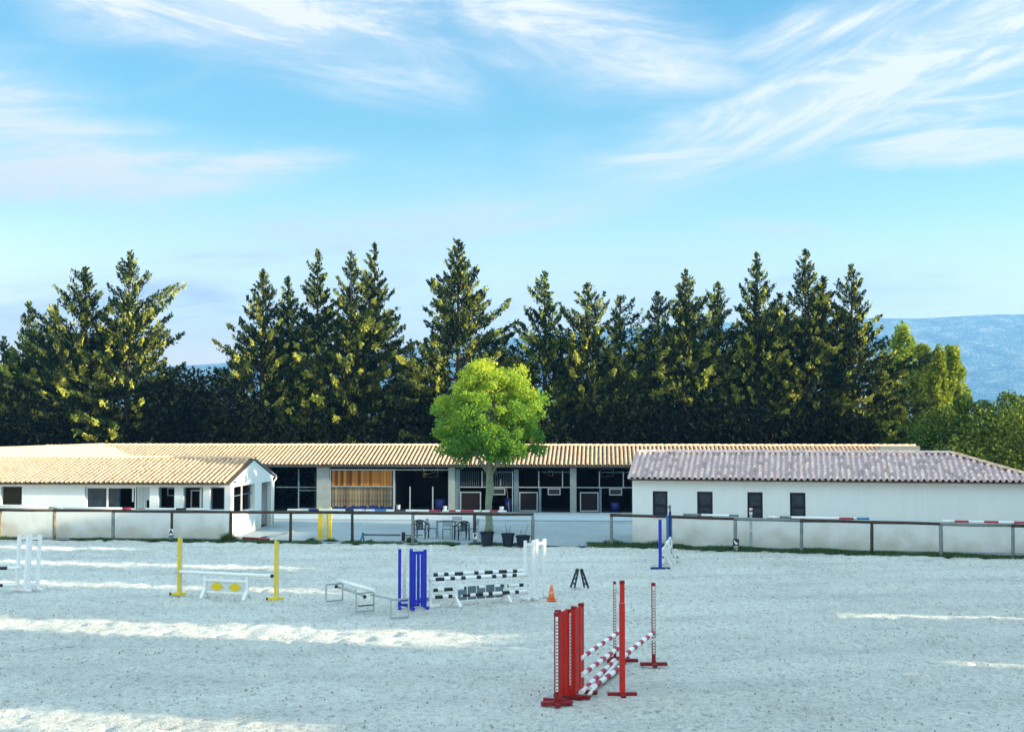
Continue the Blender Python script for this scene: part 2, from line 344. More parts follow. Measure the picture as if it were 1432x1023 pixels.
# ------------------------------------------------------------------ setting: ground
def fence_y(x):     # the arena's far edge
    xs = [-60, -22.7, -12.2, .9, 4.1, 9, 14, 19, 60]; ys = [59.5, 57.4, 55.9, 54.3, 53.7, 51.9, 50.4, 49.0, 38]
    return np.interp(x, xs, ys)
def ground_mat(name, c1, c2, c3, sc1, spots=True, bumpd=.02, bs=9):
    m = bpy.data.materials.new(name); m.use_nodes = True; t = m.node_tree; b = t.nodes['Principled BSDF']
    b.inputs['Roughness'].default_value = .95; b.inputs['Specular IOR Level'].default_value = .1
    g = N(t, 'ShaderNodeNewGeometry'); pos = g.outputs['Position']
    def noise(s, d=8, r=.65, st=None):
        n = N(t, 'ShaderNodeTexNoise'); n.inputs['Scale'].default_value = s; n.inputs['Detail'].default_value = d; n.inputs['Roughness'].default_value = r
        if st:
            mp = N(t, 'ShaderNodeMapping'); mp.inputs['Scale'].default_value = st; L(t, pos, mp.inputs[0]); L(t, mp.outputs[0], n.inputs['Vector'])
        else: L(t, pos, n.inputs['Vector'])
        return n.outputs['Fac']
    big = noise(.16, 5); mid = noise(sc1, 9, .75); fine = noise(22, 4, .7)
    c = ramp(t, math_n(t, 'ADD', math_n(t, 'MULTIPLY', big, .55), math_n(t, 'MULTIPLY', mid, .45)), [(.36, c1), (.5, c2), (.64, c3)])
    f2 = ramp(t, fine, [(.34, (.55, .55, .55)), (.45, (.98, .98, .98)), (.62, (1.10, 1.10, 1.10))])
    mx = N(t, 'ShaderNodeMix', data_type='RGBA', blend_type='MULTIPLY'); mx.inputs[0].default_value = 1; L(t, c, mx.inputs[6]); L(t, f2, mx.inputs[7])
    col = mx.outputs[2]
    if spots:
        v = N(t, 'ShaderNodeTexVoronoi'); v.inputs['Scale'].default_value = 5.0; L(t, pos, v.inputs['Vector'])
        r = ramp(t, v.outputs['Distance'], [(.05, (.35, .35, .35)), (.13, (1, 1, 1))])
        m2 = N(t, 'ShaderNodeMix', data_type='RGBA', blend_type='MULTIPLY'); L(t, ramp(t, noise(1.7, 3), [(.52, (0, 0, 0)), (.64, (.8, .8, .8))]), m2.inputs[0]); L(t, col, m2.inputs[6]); L(t, r, m2.inputs[7]); col = m2.outputs[2]
    if spots:
        def band(ang, off, freq, wdt):
            mp = N(t, 'ShaderNodeMapping'); mp.inputs['Rotation'].default_value = (0, 0, R_(ang)); mp.inputs['Location'].default_value = (off, 0, 0); L(t, pos, mp.inputs[0])
            wv = N(t, 'ShaderNodeTexWave'); wv.inputs['Scale'].default_value = freq; wv.inputs['Distortion'].default_value = 5; wv.inputs['Detail'].default_value = 3; wv.inputs['Detail Scale'].default_value = .4; L(t, mp.outputs[0], wv.inputs['Vector'])
            return ramp(t, wv.outputs['Fac'], [(0, (.80, .81, .82)), (wdt, (1, 1, 1)), (1, (1.04, 1.04, 1.03))])
        for args in ((75, 0, .11, .35), (98, 3, .07, .25)):
            mb_ = N(t, 'ShaderNodeMix', data_type='RGBA', blend_type='MULTIPLY'); mb_.inputs[0].default_value = .3; L(t, col, mb_.inputs[6]); L(t, band(*args), mb_.inputs[7]); col = mb_.outputs[2]
        v3 = N(t, 'ShaderNodeTexVoronoi'); v3.inputs['Scale'].default_value = 2.6; v3.inputs['Randomness'].default_value = 1; L(t, pos, v3.inputs['Vector'])
        r3 = ramp(t, v3.outputs['Distance'], [(.08, (.62, .63, .65)), (.17, (.90, .90, .90)), (.22, (1.05, 1.05, 1.04)), (.34, (1, 1, 1))])
        mb_ = N(t, 'ShaderNodeMix', data_type='RGBA', blend_type='MULTIPLY'); L(t, ramp(t, noise(.9, 3), [(.40, (0, 0, 0)), (.55, (.9, .9, .9))]), mb_.inputs[0]); L(t, col, mb_.inputs[6]); L(t, r3, mb_.inputs[7]); col = mb_.outputs[2]
        lump = ramp(t, noise(7.5, 6, .8, (1, .8, 1)), [(.36, (.58, .59, .61)), (.47, (.97, .97, .97)), (.60, (1.08, 1.08, 1.07))])  # darkens the hollows: relief shade put into the sand colour
        m3 = N(t, 'ShaderNodeMix', data_type='RGBA', blend_type='MULTIPLY'); m3.inputs[0].default_value = 1; L(t, col, m3.inputs[6]); L(t, lump, m3.inputs[7]); col = m3.outputs[2]
    L(t, col, b.inputs['Base Color'])
    bp = N(t, 'ShaderNodeBump'); bp.inputs['Strength'].default_value = 1.0; bp.inputs['Distance'].default_value = bumpd
    L(t, math_n(t, 'ADD', noise(bs, 8, .7), math_n(t, 'MULTIPLY', fine, .35)), bp.inputs['Height']); L(t, bp.outputs[0], b.inputs['Normal'])
    MATS[name] = m; return m
M_SAND = ground_mat('arena_sand', (.70, .68, .62), (.84, .82, .75), (.90, .89, .83), 1.6, bumpd=.20)
M_YARD = ground_mat('yard_gravel', (.22, .27, .29), (.29, .34, .36), (.36, .41, .42), 2.5, spots=False, bumpd=.03)
M_FIELD = ground_mat('dry_grass_field', (.10, .12, .05), (.14, .15, .06), (.20, .18, .09), .5, spots=False)
M_MTN = ground_mat('scrub_and_rock', (.05, .08, .04), (.11, .13, .08), (.75, .70, .62), .018, spots=False)

g = MB(); S = 14000
g.add([(-S, -S, -.4), (S, -S, -.4), (S, S, -.4), (-S, S, -.4)], [(0, 1, 2, 3)])
T(g.build('ground', M_FIELD), kind='structure')
def sheet(name, m, x0, x1, dx, ys_of, ny, zfn):
    xs = np.arange(x0, x1 + dx / 2, dx); nx = len(xs)
    v = np.linspace(0, 1, ny); X = np.repeat(xs, ny).reshape(nx, ny); lo, hi = ys_of(X[:, 0]); Y = lo[:, None] + (hi - lo)[:, None] * v[None]
    Z = zfn(X, Y); V = np.stack([X, Y, Z], -1).reshape(-1, 3)
    i = np.arange(nx - 1)[:, None] * ny + np.arange(ny - 1)[None]; F = np.stack([i, i + ny, i + ny + 1, i + 1], -1).reshape(-1, 4)
    return T(link(name, npmesh(name, V, F, m, smooth=True)), kind='structure')
def sandz(X, Y):
    z = .035 * vnoise(X, Y, 1.3, 1) + .060 * vnoise(X, Y, .42, 2) + .080 * vnoise(X + 9, Y, .2, 3) ** 2 * vnoise(X, Y, 2.1, 4)
    n = vnoise(X + 40, Y + 13, .30, 5); z = z - .10 * np.clip(n - .66, 0, 1) * 2.4          # hoof prints
    return z - .085
sheet('arena_sand', M_SAND, -27, 26, .095, lambda x: (np.full_like(x, 18.), fence_y(x)), 400, sandz)
yb = MB(); yb.add([(-70, -40, -.02), (70, -40, -.02), (70, 18.3, -.02), (-70, 18.3, -.02)], [(0, 1, 2, 3)])
yb.add([(-70, 18.3, -.02), (-26.9, 18.3, -.02), (-26.9, 57.6, -.02), (-70, 60, -.02)], [(0, 1, 2, 3)])
yb.add([(25.9, 18.3, -.02), (70, 18.3, -.02), (70, 36, -.02), (25.9, 47, -.02)], [(0, 1, 2, 3)])
T(yb.build('arena_sand_margin', M_SAND), kind='structure')
sheet('yard', M_YARD, -45, 40, 1.0, lambda x: (fence_y(x), np.full_like(x, 100.)), 80, lambda X, Y: -.012 + .02 * vnoise(X, Y, 4, 8) - .01)

# ------------------------------------------------------------------ roof tiles
def arch(n, r, h, a0=0, a1=math.pi): return [(r * math.cos(a0 + (a1 - a0) * k / n), h * math.sin(a0 + (a1 - a0) * k / n)) for k in range(n + 1)]
def tile_geo(mb, s, v, length, r, fr, var, lift=.018):
    """one cover tile on the slope frame fr: (origin, along, up-slope, normal)"""
    O, A, U, Nn = fr; lo = arch(5, r, r * 1.05); hi = arch(5, r * .84, r * .90)
    def pt(a, n_, vv, dz): return O + A * (s + a) + U * vv + Nn * (n_ + dz)
    vs = [pt(a, n_, v, lift) for a, n_ in reversed(lo)] + [pt(a, n_, v + length, .0) for a, n_ in reversed(hi)] + [pt(a * .8, n_ * .78, v + .004, lift) for a, n_ in reversed(lo)]
    fs = [(k, k + 1, k + 7, k + 6) for k in range(5)] + [(k + 12, k + 13, k + 1, k) for k in range(5)]
    mb.add(vs, fs, 0, var)
def slope(parent, origin, A, U, s_len, v_of, pitch, matt, singles=0, expo=.36, near=None, prefix='roof_tile', pans=True):
    """tiles on a slope; v_of(s) gives the slope length at s. The 'singles' nearest tiles become objects of their own."""
    A = Vector(A).normalized(); U = Vector(U).normalized(); Nn = A.cross(U).normalized(); O = Vector(origin); fr = (O, A, U, Nn)
    n = int(s_len / pitch); r = pitch * .34; L_ = expo * 1.14; cells = []
    for i in range(n):
        s = (i + .5) * pitch + rnd.uniform(-.006, .006); vm = v_of(s); k = 0; v0 = rnd.uniform(-.035, .02)
        while k * expo < vm - .1: cells.append((s, k * expo + v0 + rnd.uniform(-.012, .012), min(L_, vm - k * expo + .03))); k += 1
        if pans:
            pass
    cells_d = sorted(cells, key=near) if near else cells
    one = cells_d[:singles]; rest = cells_d[singles:]
    if singles:
        variants = []
        for q in range(7):
            m_ = MB(); tile_geo(m_, 0, 0, L_, r, (Vector((0, 0, 0)), Vector((1, 0, 0)), Vector((0, 1, 0)), Vector((0, 0, 1))), [.05, .25, .4, .5, .6, .8, 1][q]); variants.append(m_.mesh('roof_tile', matt, True))
        q0 = Matrix((A, U, Nn)).transposed().to_quaternion()
        for s, v, ln in one:
            o = link('roof_tile', variants[rnd.randrange(7)], parent); o.location = O + A * (s + rnd.uniform(-.008, .008)) + U * v
            o.rotation_mode = 'QUATERNION'; o.rotation_quaternion = q0 @ Quaternion((0, 0, 1), rnd.uniform(-.05, .05)); o.scale = (1, ln / L_, 1)
    mb = MB()
    for s, v, ln in rest: tile_geo(mb, s + rnd.uniform(-.008, .008), v, ln, r, fr, rnd.random())
    if mb.v: T(mb.build('tile_courses', matt, parent, smooth=True), kind='stuff')
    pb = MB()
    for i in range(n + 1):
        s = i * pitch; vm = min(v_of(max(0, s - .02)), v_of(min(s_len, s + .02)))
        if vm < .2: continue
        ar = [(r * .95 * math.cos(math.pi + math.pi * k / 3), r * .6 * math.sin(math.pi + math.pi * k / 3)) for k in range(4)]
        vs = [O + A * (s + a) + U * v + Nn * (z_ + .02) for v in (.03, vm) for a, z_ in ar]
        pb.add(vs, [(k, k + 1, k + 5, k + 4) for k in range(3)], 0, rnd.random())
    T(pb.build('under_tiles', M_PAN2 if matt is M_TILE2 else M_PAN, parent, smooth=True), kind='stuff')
def ridge_caps(parent, p0, p1, matt, r=.13, step=.42, lift=0.0):
    p0 = Vector(p0); p1 = Vector(p1); d = p1 - p0; n = max(1, int(d.length / step)); d.normalize()
    side = d.cross(Vector((0, 0, 1))).normalized(); up = side.cross(d)
    vsn = []
    for q in range(4):
        m_ = MB(); lo = arch(6, r, r * .8); hi = arch(6, r * .86, r * .7); ln = step * 1.12
        vs = [(a, 0, z_ + .015) for a, z_ in lo] + [(a, ln, z_) for a, z_ in hi] + [(a * .84, 0.004, z_ * .8 + .012) for a, z_ in lo]
        m_.add(vs, [(k + 1, k, k + 7, k + 8) for k in range(6)] + [(k, k + 1, k + 15, k + 14) for k in range(6)], 0, [.35, .5, .7, .9][q]); vsn.append(m_.mesh('ridge_tile', matt, True))
    q0 = Matrix((side, d, up)).transposed().to_quaternion(); step2 = (p1 - p0).length / n
    for i in range(n):
        o = link('ridge_tile', vsn[rnd.randrange(4)], parent); o.location = p0 + d * (i * step2) + up * (lift + rnd.uniform(-.004, .006)); o.rotation_mode = 'QUATERNION'; o.rotation_quaternion = q0

# ------------------------------------------------------------------ left building
lb = T(root('low_annex', (-12.52, 57.45, 0), R_(-3)), 'long white low building at left under a cream tiled gable roof with dark window openings', 'building')
W = MB(); X0 = -12.2; Z1 = 2.40; ZS = 1.22; ZH = 2.27; TH = .22
W.box(X0, 0, 0, TH, 0, ZS)
W.box(X0, 0, 0, TH, ZH, Z1)
for a, b in ((X0, -10.44), (-9.48, -6.61), (-3.66, -3.26), (-2.53, -2.13), (-1.24, -.93), (-.27, 0)): W.box(a, b, 0, TH, ZS, ZH)
D_ = 8.2
# gable side (faces +x): sill wall, piers, header, triangle
W.box(-TH, 0, TH, .55, 0, Z1); W.box(-TH, 0, .55, 4.3, 0, 1.02); W.box(-TH, 0, .55, 4.3, 2.25, Z1)
W.box(-TH, 0, 4.3, 5.6, 0, Z1); W.box(-TH, 0, 5.6, 7.6, 2.22, Z1); W.box(-TH, 0, 7.6, 7.9, 0, Z1)
W.prism([(0, Z1), (D_, Z1), (D_ / 2, 3.36)], -TH, 0, 'x')
W.box(X0, -TH, 7.7, 7.9, 0, Z1); W.box(X0, X0 + TH, TH, 7.7, 0, Z1)
W.build('wall', M_PL, lb)
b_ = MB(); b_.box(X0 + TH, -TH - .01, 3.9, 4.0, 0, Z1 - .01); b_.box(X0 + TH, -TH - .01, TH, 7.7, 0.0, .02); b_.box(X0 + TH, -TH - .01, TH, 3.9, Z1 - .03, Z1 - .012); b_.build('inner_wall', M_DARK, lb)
b_ = MB(); b_.box(-6.61, -.27, -.03, .25, ZS + .002, ZS + .05); b_.box(-10.5, -9.42, -.03, .25, ZS + .2, ZS + .24); b_.build('window_sill', M_PL, lb)
b_ = MB(); b_.box(-10.44, -9.48, .02, TH, ZS, ZS + .2); b_.build('wall_infill', M_PL, lb)
# fittings seen in the openings
def frame(parent, x0, x1, z0, z1, y, w=.05, m=M_WHITE, name='window_frame', d=.05):
    f = MB(); f.box(x0, x0 + w, y, y + d, z0, z1); f.box(x1 - w, x1, y, y + d, z0, z1); f.box(x0 + w, x1 - w, y, y + d, z1 - w, z1); f.box(x0 + w, x1 - w, y, y + d, z0, z0 + w); return f.build(name, m, parent)
def pane(parent, x0, x1, z0, z1, y, m=M_GLASS, name='pane'):
    f = MB(); f.box(x0, x1, y, y + .01, z0, z1); return f.build(name, m, parent)
f_ = frame(lb, -6.58, -4.32, ZS + .05, ZH - .01, .12, .05)
pm = MB(); pm.box(-5.66, -5.58, .12, .17, ZS + .1, ZH - .06); pm.build('mullion', M_WHITE, lb)
pane(f_, -6.53, -5.66, ZS + .1, ZH - .06, .15); pane(f_, -5.58, -5.1, ZS + .1, ZH - .06, .15)
pm = MB(); pm.box(-5.55, -5.1, .30, .34, ZS + .05, ZH - .06); pm.build('door_leaf', M_SBLUE, lb)
pm = MB(); pm.box(-4.50, -4.44, .14, .20, ZS + .38, ZH); pm.build('hanging_strip', M_WHITE, lb)
c_ = MB()
for k in range(22):
    x = -4.28 + k * .028; y = .12 + .022 * math.sin(k * 1.3); x2 = x + .028; y2 = .12 + .022 * math.sin((k + 1) * 1.3); zb = ZS + .06 + (.38 if k > 15 else 0) + .02 * (k % 3)
    c_.add([(x, y, zb), (x2, y2, zb), (x2, y2, ZH - .005), (x, y, ZH - .005)], [(0, 1, 2, 3)])
c_.build('curtain', M_CURT, lb)
for a, b in ((-3.22, -2.56), (-2.10, -1.27), (-.90, -.30)):
    f_ = frame(lb, a, b, ZS + .05, ZH - .01, .14, .035, M_SLATE)
frame(lb, -3.05, -2.62, 1.85, 2.2, .6, .03, M_GREY, 'hung_frame')
frame(lb, -1.95, -1.5, ZS + .08, 2.12, .5, .05, M_GREY, 'inner_door_frame'); pm = MB(); pm.box(-1.46, -1.39, .3, .36, ZS, 2.2); pm.build('inner_post', M_WHITE, lb)
pm = MB(); pm.box(-1.36, -1.27, .18, .24, ZS + .05, ZH - .02); pm.build('green_curtain', mat('green_curtain_cloth', (.16, .28, .17), .9, .6, 5), lb)
# gable window opening
pm = MB(); pm.box(-.16, -.10, 2.3, 2.38, 1.04, 2.24); pm.build('mullion', M_WHITE, lb)
pm = MB(); pm.box(-.14, -.12, .56, 4.29, 1.80, 1.84); pm.build('glazing_bar', M_SLATE, lb)
pm = MB(); pm.box(-.3, .06, .55, 4.3, 1.022, 1.06); pm.build('window_sill', M_PL, lb)
pm = MB(); pm.box(-.5, -.44, 5.75, 6.9, 0.02, 2.1); pm.build('door', M_SBLUE, lb)
# roof of the annex
rp = .225; ca, sa = math.cos(math.atan(rp)), math.sin(math.atan(rp)); OV = .30; Zt = 2.44
vlen = (D_ / 2 + OV) / ca
dk = MB(); dk.prism([(-OV, Zt - .06), (D_ / 2, Zt - .06 + rp * (D_ / 2 + OV)), (D_ + OV, Zt - .06), (D_ + OV, Zt - .02), (D_ / 2, Zt - .02 + rp * (D_ / 2 + OV)), (-OV, Zt - .02)], X0, .02, 'x')
dk.build('roof_deck', M_DECK, lb)
NCOL = int((-X0 + .04) / .223)
slope(lb, (X0, -OV, Zt), (1, 0, 0), (0, ca, sa), -X0 + .04, lambda s: vlen, .223, M_TILE, 300, near=lambda c: (c[1] * .2 + abs(c[0] + X0) * 1.0))
bs_ = MB(); bs_.add([(X0, D_ + OV, Zt), (.05, D_ + OV, Zt), (.05, D_ / 2, Zt + rp * (D_ / 2 + OV)), (X0, D_ / 2, Zt + rp * (D_ / 2 + OV))], [(0, 1, 2, 3)]); bs_.build('rear_roof_slope', M_TILE, lb)
ridge_caps(lb, (.05, D_ / 2, Zt + .03 + rp * (D_ / 2 + OV)), (X0, D_ / 2, Zt + .03 + rp * (D_ / 2 + OV)), M_TILE)
v_ = MB(); v_.beam((.04, D_ / 2, Zt + rp * (D_ / 2 + OV) + .0), (.04, D_ + OV, Zt + .0), .05, .07); v_.build('verge_board', M_DGREY, lb)
v_ = MB(); v_.tube([(.02, D_ + OV + .02, Zt - .04), (.02, D_ + OV + .02, Zt - .12), (.02, 7.98, Zt - .28), (.02, 7.98, .05)], .04, 8); v_.build('downpipe', M_WHITE, lb, smooth=True)
for yy, zz in ((.45, 2.47), (7.75, 2.52)):
    v_ = MB(); v_.box(0.0, .10, yy, yy + .14, zz - .03, zz + .03); v_.build('wall_bracket', M_BLACK, lb)

# ------------------------------------------------------------------ barn
bn = T(root('stable_barn', (-3.12, 74.16, 0), R_(-4)), 'long open-fronted stable barn at the back with clay tiled roof and dark stalls', 'building')
BW = 7.4; BL, BR = -26.0, 26.7; ZE = 2.74; bp = .25; bc, bsn = math.cos(math.atan(bp)), math.sin(math.atan(bp)); ZR = ZE + bp * (BW / 2 + .45)
def hole_wall(mb, x0, x1, y0, y1, z0, z1, holes):
    xs = sorted(holes); cur = x0
    for a, b, c, d in xs:
        mb.box(cur, a, y0, y1, z0, z1); mb.box(a, b, y0, y1, z0, c); mb.box(a, b, y0, y1, d, z1); cur = b
    mb.box(cur, x1, y0, y1, z0, z1)
w_ = MB(); holes = [(-9.6, -9.2, 1.8, 2.2), (-3.0, -2.05, 1.75, 2.42), (-1.35, -.45, 1.75, 2.42), (1.2, 1.65, 1.85, 2.35), (4.9, 5.2, 1.85, 2.2), (7.4, 7.8, 1.85, 2.3), (8.2, 9.0, 1.85, 2.3)]
hole_wall(w_, BL, BR, BW - .2, BW, 0, 2.70, holes)
w_.box(BL, BL + .2, 0, BW - .2, 0, 2.7); w_.box(BR - .2, BR, 0, BW - .2, 0, 3.2); w_.box(10.2, BR - .2, 0, .2, 0, 2.6)
w_.box(BL + .2, -10.9, 0, .2, 0, 2.6)
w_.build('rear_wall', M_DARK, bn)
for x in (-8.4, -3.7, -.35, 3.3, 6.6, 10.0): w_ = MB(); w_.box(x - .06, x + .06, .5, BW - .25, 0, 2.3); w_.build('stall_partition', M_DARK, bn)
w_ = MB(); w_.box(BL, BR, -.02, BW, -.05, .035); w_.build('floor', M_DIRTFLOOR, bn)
w_ = MB(); w_.box(-19, 16, -6.0, -.02, -.05, .075, bev=.02); w_.build('concrete_apron', mat('pale_concrete_apron', (.38, .44, .46), .9, .7, 1.2, .2, 30, coord='World', color2=(.32, .37, .39)), bn)
for a, b in ((-8.2, -7.47), (-.54, -.17), (6.45, 6.81), (-15.8, -15.3), (13.2, 13.6)):
    c = MB(); c.box(a, b, -.02, .4, .036, 2.60, bev=.015); c.build('column', M_CONC, bn)
for q in ((-.15, .12, .05, .25, .036, 2.5), (3.24, 3.5, .02, .2, .036, 2.5), (4.66, 4.80, -.03, .12, .036, 1.45), (8.12, 8.24, -.03, .12, .036, 1.45)): c = MB(); c.box(*q); c.build('stall_post', M_SLATE, bn)
c = MB(); c.box(-19, 16, .02, .18, 2.61, 2.75); c.build('lintel_beam', M_SLATE, bn)
dk = MB(); dk.prism([(-.45, ZE - .06), (BW / 2, ZR - .06), (BW + .45, ZE - .06), (BW + .45, ZE - .02), (BW / 2, ZR - .02), (-.45, ZE - .02)], BL, BR, 'x'); dk.build('roof_deck', M_DECK, bn)
slope(bn, (BL, -.45, ZE), (1, 0, 0), (0, bc, bsn), BR - BL, lambda s: (BW / 2 + .45) / bc, .245, M_TILE, 0)
b_ = MB(); b_.add([(BL, BW + .45, ZE), (BR, BW + .45, ZE), (BR, BW / 2, ZR), (BL, BW / 2, ZR)], [(0, 1, 2, 3)]); b_.build('rear_roof_slope', M_TILE, bn)
ridge_caps(bn, (BR, BW / 2, ZR + .02), (-22.3, BW / 2, ZR + .02), M_TILE, r=.14)
b_ = MB(); b_.box(BR - 2.3, BR, 2.6, 4.6, ZR - .45, ZR + .04); b_.build('roof_end_block', M_CONC, bn)
# wing of the barn at left, ridge running towards the arena
wy0 = -14.0
dk = MB(); dk.prism([(-18.2, ZE - .04), (-22.3, ZR - .05), (-26.4, ZE - .04), (-26.4, ZE), (-22.3, ZR), (-18.2, ZE)], wy0, 3.6, 'y'); dk.build('wing_roof_deck', M_PAN, bn)
slope(bn, (-18.1, wy0, ZE + .02), (0, 1, 0), (-bc, 0, bsn), 3.6 - wy0, lambda s: 4.2 / bc, .245, M_TILE, 0)
ridge_caps(bn, (-22.3, wy0, ZR + .03), (-22.3, 3.7, ZR + .03), M_TILE, r=.15)
w_ = MB(); w_.box(-18.8, -18.6, wy0 + .3, 0, 0, 2.6); w_.box(-26, -18.8, wy0 + .3, wy0 + .5, 0, 2.65); w_.build('wing_wall', M_PL, bn)
# plank screen
for r_i, (z0, z1, mm) in enumerate(((1.53, 2.42, M_PLANK), (.36, 1.47, M_PLANKW))):
    n = 21; wd = (3.52) / n
    vr = []
    for q in range(8):
        m_ = MB(); zz0 = z0 + (0 if r_i == 0 else rnd.uniform(-.08, .12)); m_.box(.010, wd - .010, 0, .022, zz0, z1, var=rnd.random()); vr.append(m_.mesh('plank', mm))
    for k in range(n):
        o = link('plank', vr[rnd.randrange(8)], bn); o.location = (-7.33 + k * wd, .10 + rnd.uniform(-.012, .012), 0)
b_ = MB(); b_.box(-7.36, -3.74, .13, .16, .036, 2.46); b_.build('screen_backing', M_DBLUE, bn)
b_ = MB(); b_.box(-7.45, -7.38, .03, .12, .036, 2.5); b_.box(-3.74, -3.64, .0, .12, .036, 2.5); b_.box(-7.38, -3.74, .02, .09, 1.475, 1.525); b_.box(-7.38, -3.74, .02, .09, 2.43, 2.5); b_.box(-7.38, -3.74, .02, .09, .036, .09); b_.build('screen_frame', M_GREY, bn)
# passage posts and rails
def bar(name, boxes, m, parent=bn, lab=None):
    b = MB()
    for q in boxes: b.box(*q)
    return b.build(name, m, parent)
bar('gate_post', [(-2.80, -2.74, .05, .11, .036, 1.5)], M_GREY); bar('gate_post', [(-1.48, -1.42, .05, .11, .036, 1.5)], M_GREY)
bar('top_rail', [(-3.64, -.54, .05, .10, 2.44, 2.49)], M_GREY)
for a, b, z0, z1 in ((-3.0, -2.05, 1.75, 2.42), (-1.35, -.45, 1.75, 2.42), (1.2, 1.65, 1.85, 2.35), (8.2, 9.0, 1.85, 2.3), (4.9, 5.2, 1.85, 2.2)):
    frame(bn, a, b, z0, z1, BW - .26, .04, M_WHITE, 'rear_window_frame')
bt = MB(); bt.beam((-2.95, BW - .3, 1.85), (-2.15, BW - .3, 2.1), .05); bt.build('brace', M_WHITE, bn)
# stall fronts
for a, b in ((.14, 1.34), (3.54, 4.60), (7.01, 8.07)):
    d = frame(bn, a, b, .12, 1.22, .03, .06, M_GREY, 'stall_door'); pane(d, a + .06, b - .06, .18, 1.16, .05, mat('dark_red_brown_boards', (.010, .004, .004), .8, .6, 5), 'door_board')
bar('stall_rail', [(.12, 3.22, .02, .06, 1.46, 1.51)], M_GREY); bar('stall_rail', [(3.52, 6.44, .02, .06, 1.46, 1.51)], M_GREY); bar('stall_rail', [(6.83, 10.0, .02, .06, 1.46, 1.51)], M_GREY)
bar('stall_rail', [(4.82, 6.44, .02, .05, 2.33, 2.37)], M_SLATE); bar('stall_rail', [(8.25, 10.0, .02, .05, 2.33, 2.37)], M_SLATE); bar('stall_rail', [(2.3, 3.2, .02, .05, 2.33, 2.37)], M_SLATE)
for x in (1.40, 3.16, 4.66, 6.02, 8.12, 9.48): bar('stall_upright', [(x - .025, x + .025, .02, .07, .036 if x in (3.16,) else 1.50, 2.4)], M_GREY)
bar('stall_upright', [(2.45, 2.48, .02, .05, 1.5, 1.95)], M_GREY)
for a in (2.02, 5.18, 8.68):
    d = frame(bn, a, a + .72, 1.05, 1.43, -.02, .05, M_GREY, 'feed_hatch'); pane(d, a + .05, a + .67, 1.10, 1.38, .0, M_BLACK, 'hatch_panel')
for a, b in ((.12, 1.34), (1.45, 3.2)):
    g_ = MB()
    for k in range(int((b - a) / .12)): g_.tube([(a + k * .12, .04, 1.5), (a + k * .12, .04, 2.4)], .008, 5)
    g_.build('bars', M_SLATE, bn)
bar('stall_rail', [(-10.6, -8.2, .04, .08, 1.42, 1.47)], M_SLATE); bar('stall_rail', [(-9.28, -8.2, .04, .08, 1.24, 1.28)], M_SLATE); bar('stall_upright', [(-9.31, -9.25, .03, .09, .036, 2.5)], M_SLATE); bar('stall_rail', [(-9.25, -8.2, .04, .08, .22, .26)], M_SLATE)
c_ = MB(); c_.box(-.0, .06, .0, .05, 2.3, 2.38); 
# loose things in the barn
def bucket(x, y, r, h, m, name, label, cat):
    ca4, sa4 = math.cos(R_(4)), math.sin(R_(4)); wx = -3.12 + x * ca4 + y * sa4; wy = 74.16 - x * sa4 + y * ca4
    b = root(name, (wx, wy, .036))
    q = MB(); q.tube([(0, 0, 0), (0, 0, h), (0, 0, h), (0, 0, h - .03)], [r * .82, r, r * .9, r * .85], 14); q.build('body', m, b, smooth=True)
    q = MB(); q.tube([(0, 0, h - .035), (0, 0, h)], [r * 1.04, r * 1.05], 14, cap=False); q.build('rim', m, b, smooth=True)
    return T(b, label, cat)
bucket(2.52, .15, .14, .34, M_WHITE, 'bucket', 'small white bucket on the stable floor right of the tree trunk', 'bucket')
bucket(-.72, .1, .13, .36, M_WHITE, 'bucket', 'pale bucket against the left side of the middle concrete column', 'bucket')
bucket(-3.45, .1, .12, .42, M_GREY, 'bucket', 'grey canister beside the right edge of the plank screen', 'canister')
bucket(-1.05, .5, .36, .75, M_BLUEBIN, 'feed_bin', 'dark blue feed bin in the open passage of the barn', 'bin')
bucket(2.95, .45, .30, .78, M_BLUEBIN, 'feed_bin', 'dark blue feed bin standing right of the small white bucket', 'bin')
bucket(9.0, .5, .30, .6, M_BLUEBIN, 'feed_bin', 'dark blue feed bin in the rightmost visible stall', 'bin')
br_ = MB(); br_.tube([(0, 0, 0), (-.16, .12, 1.5)], .018, 6); o = T(br_.build('broom', mat('pale_handle_wood', (.5, .4, .22), .7)), 'pale wooden tool handle leaning in the stall right of the tree', 'tool'); o.location = (-.15, 74.1, .036)

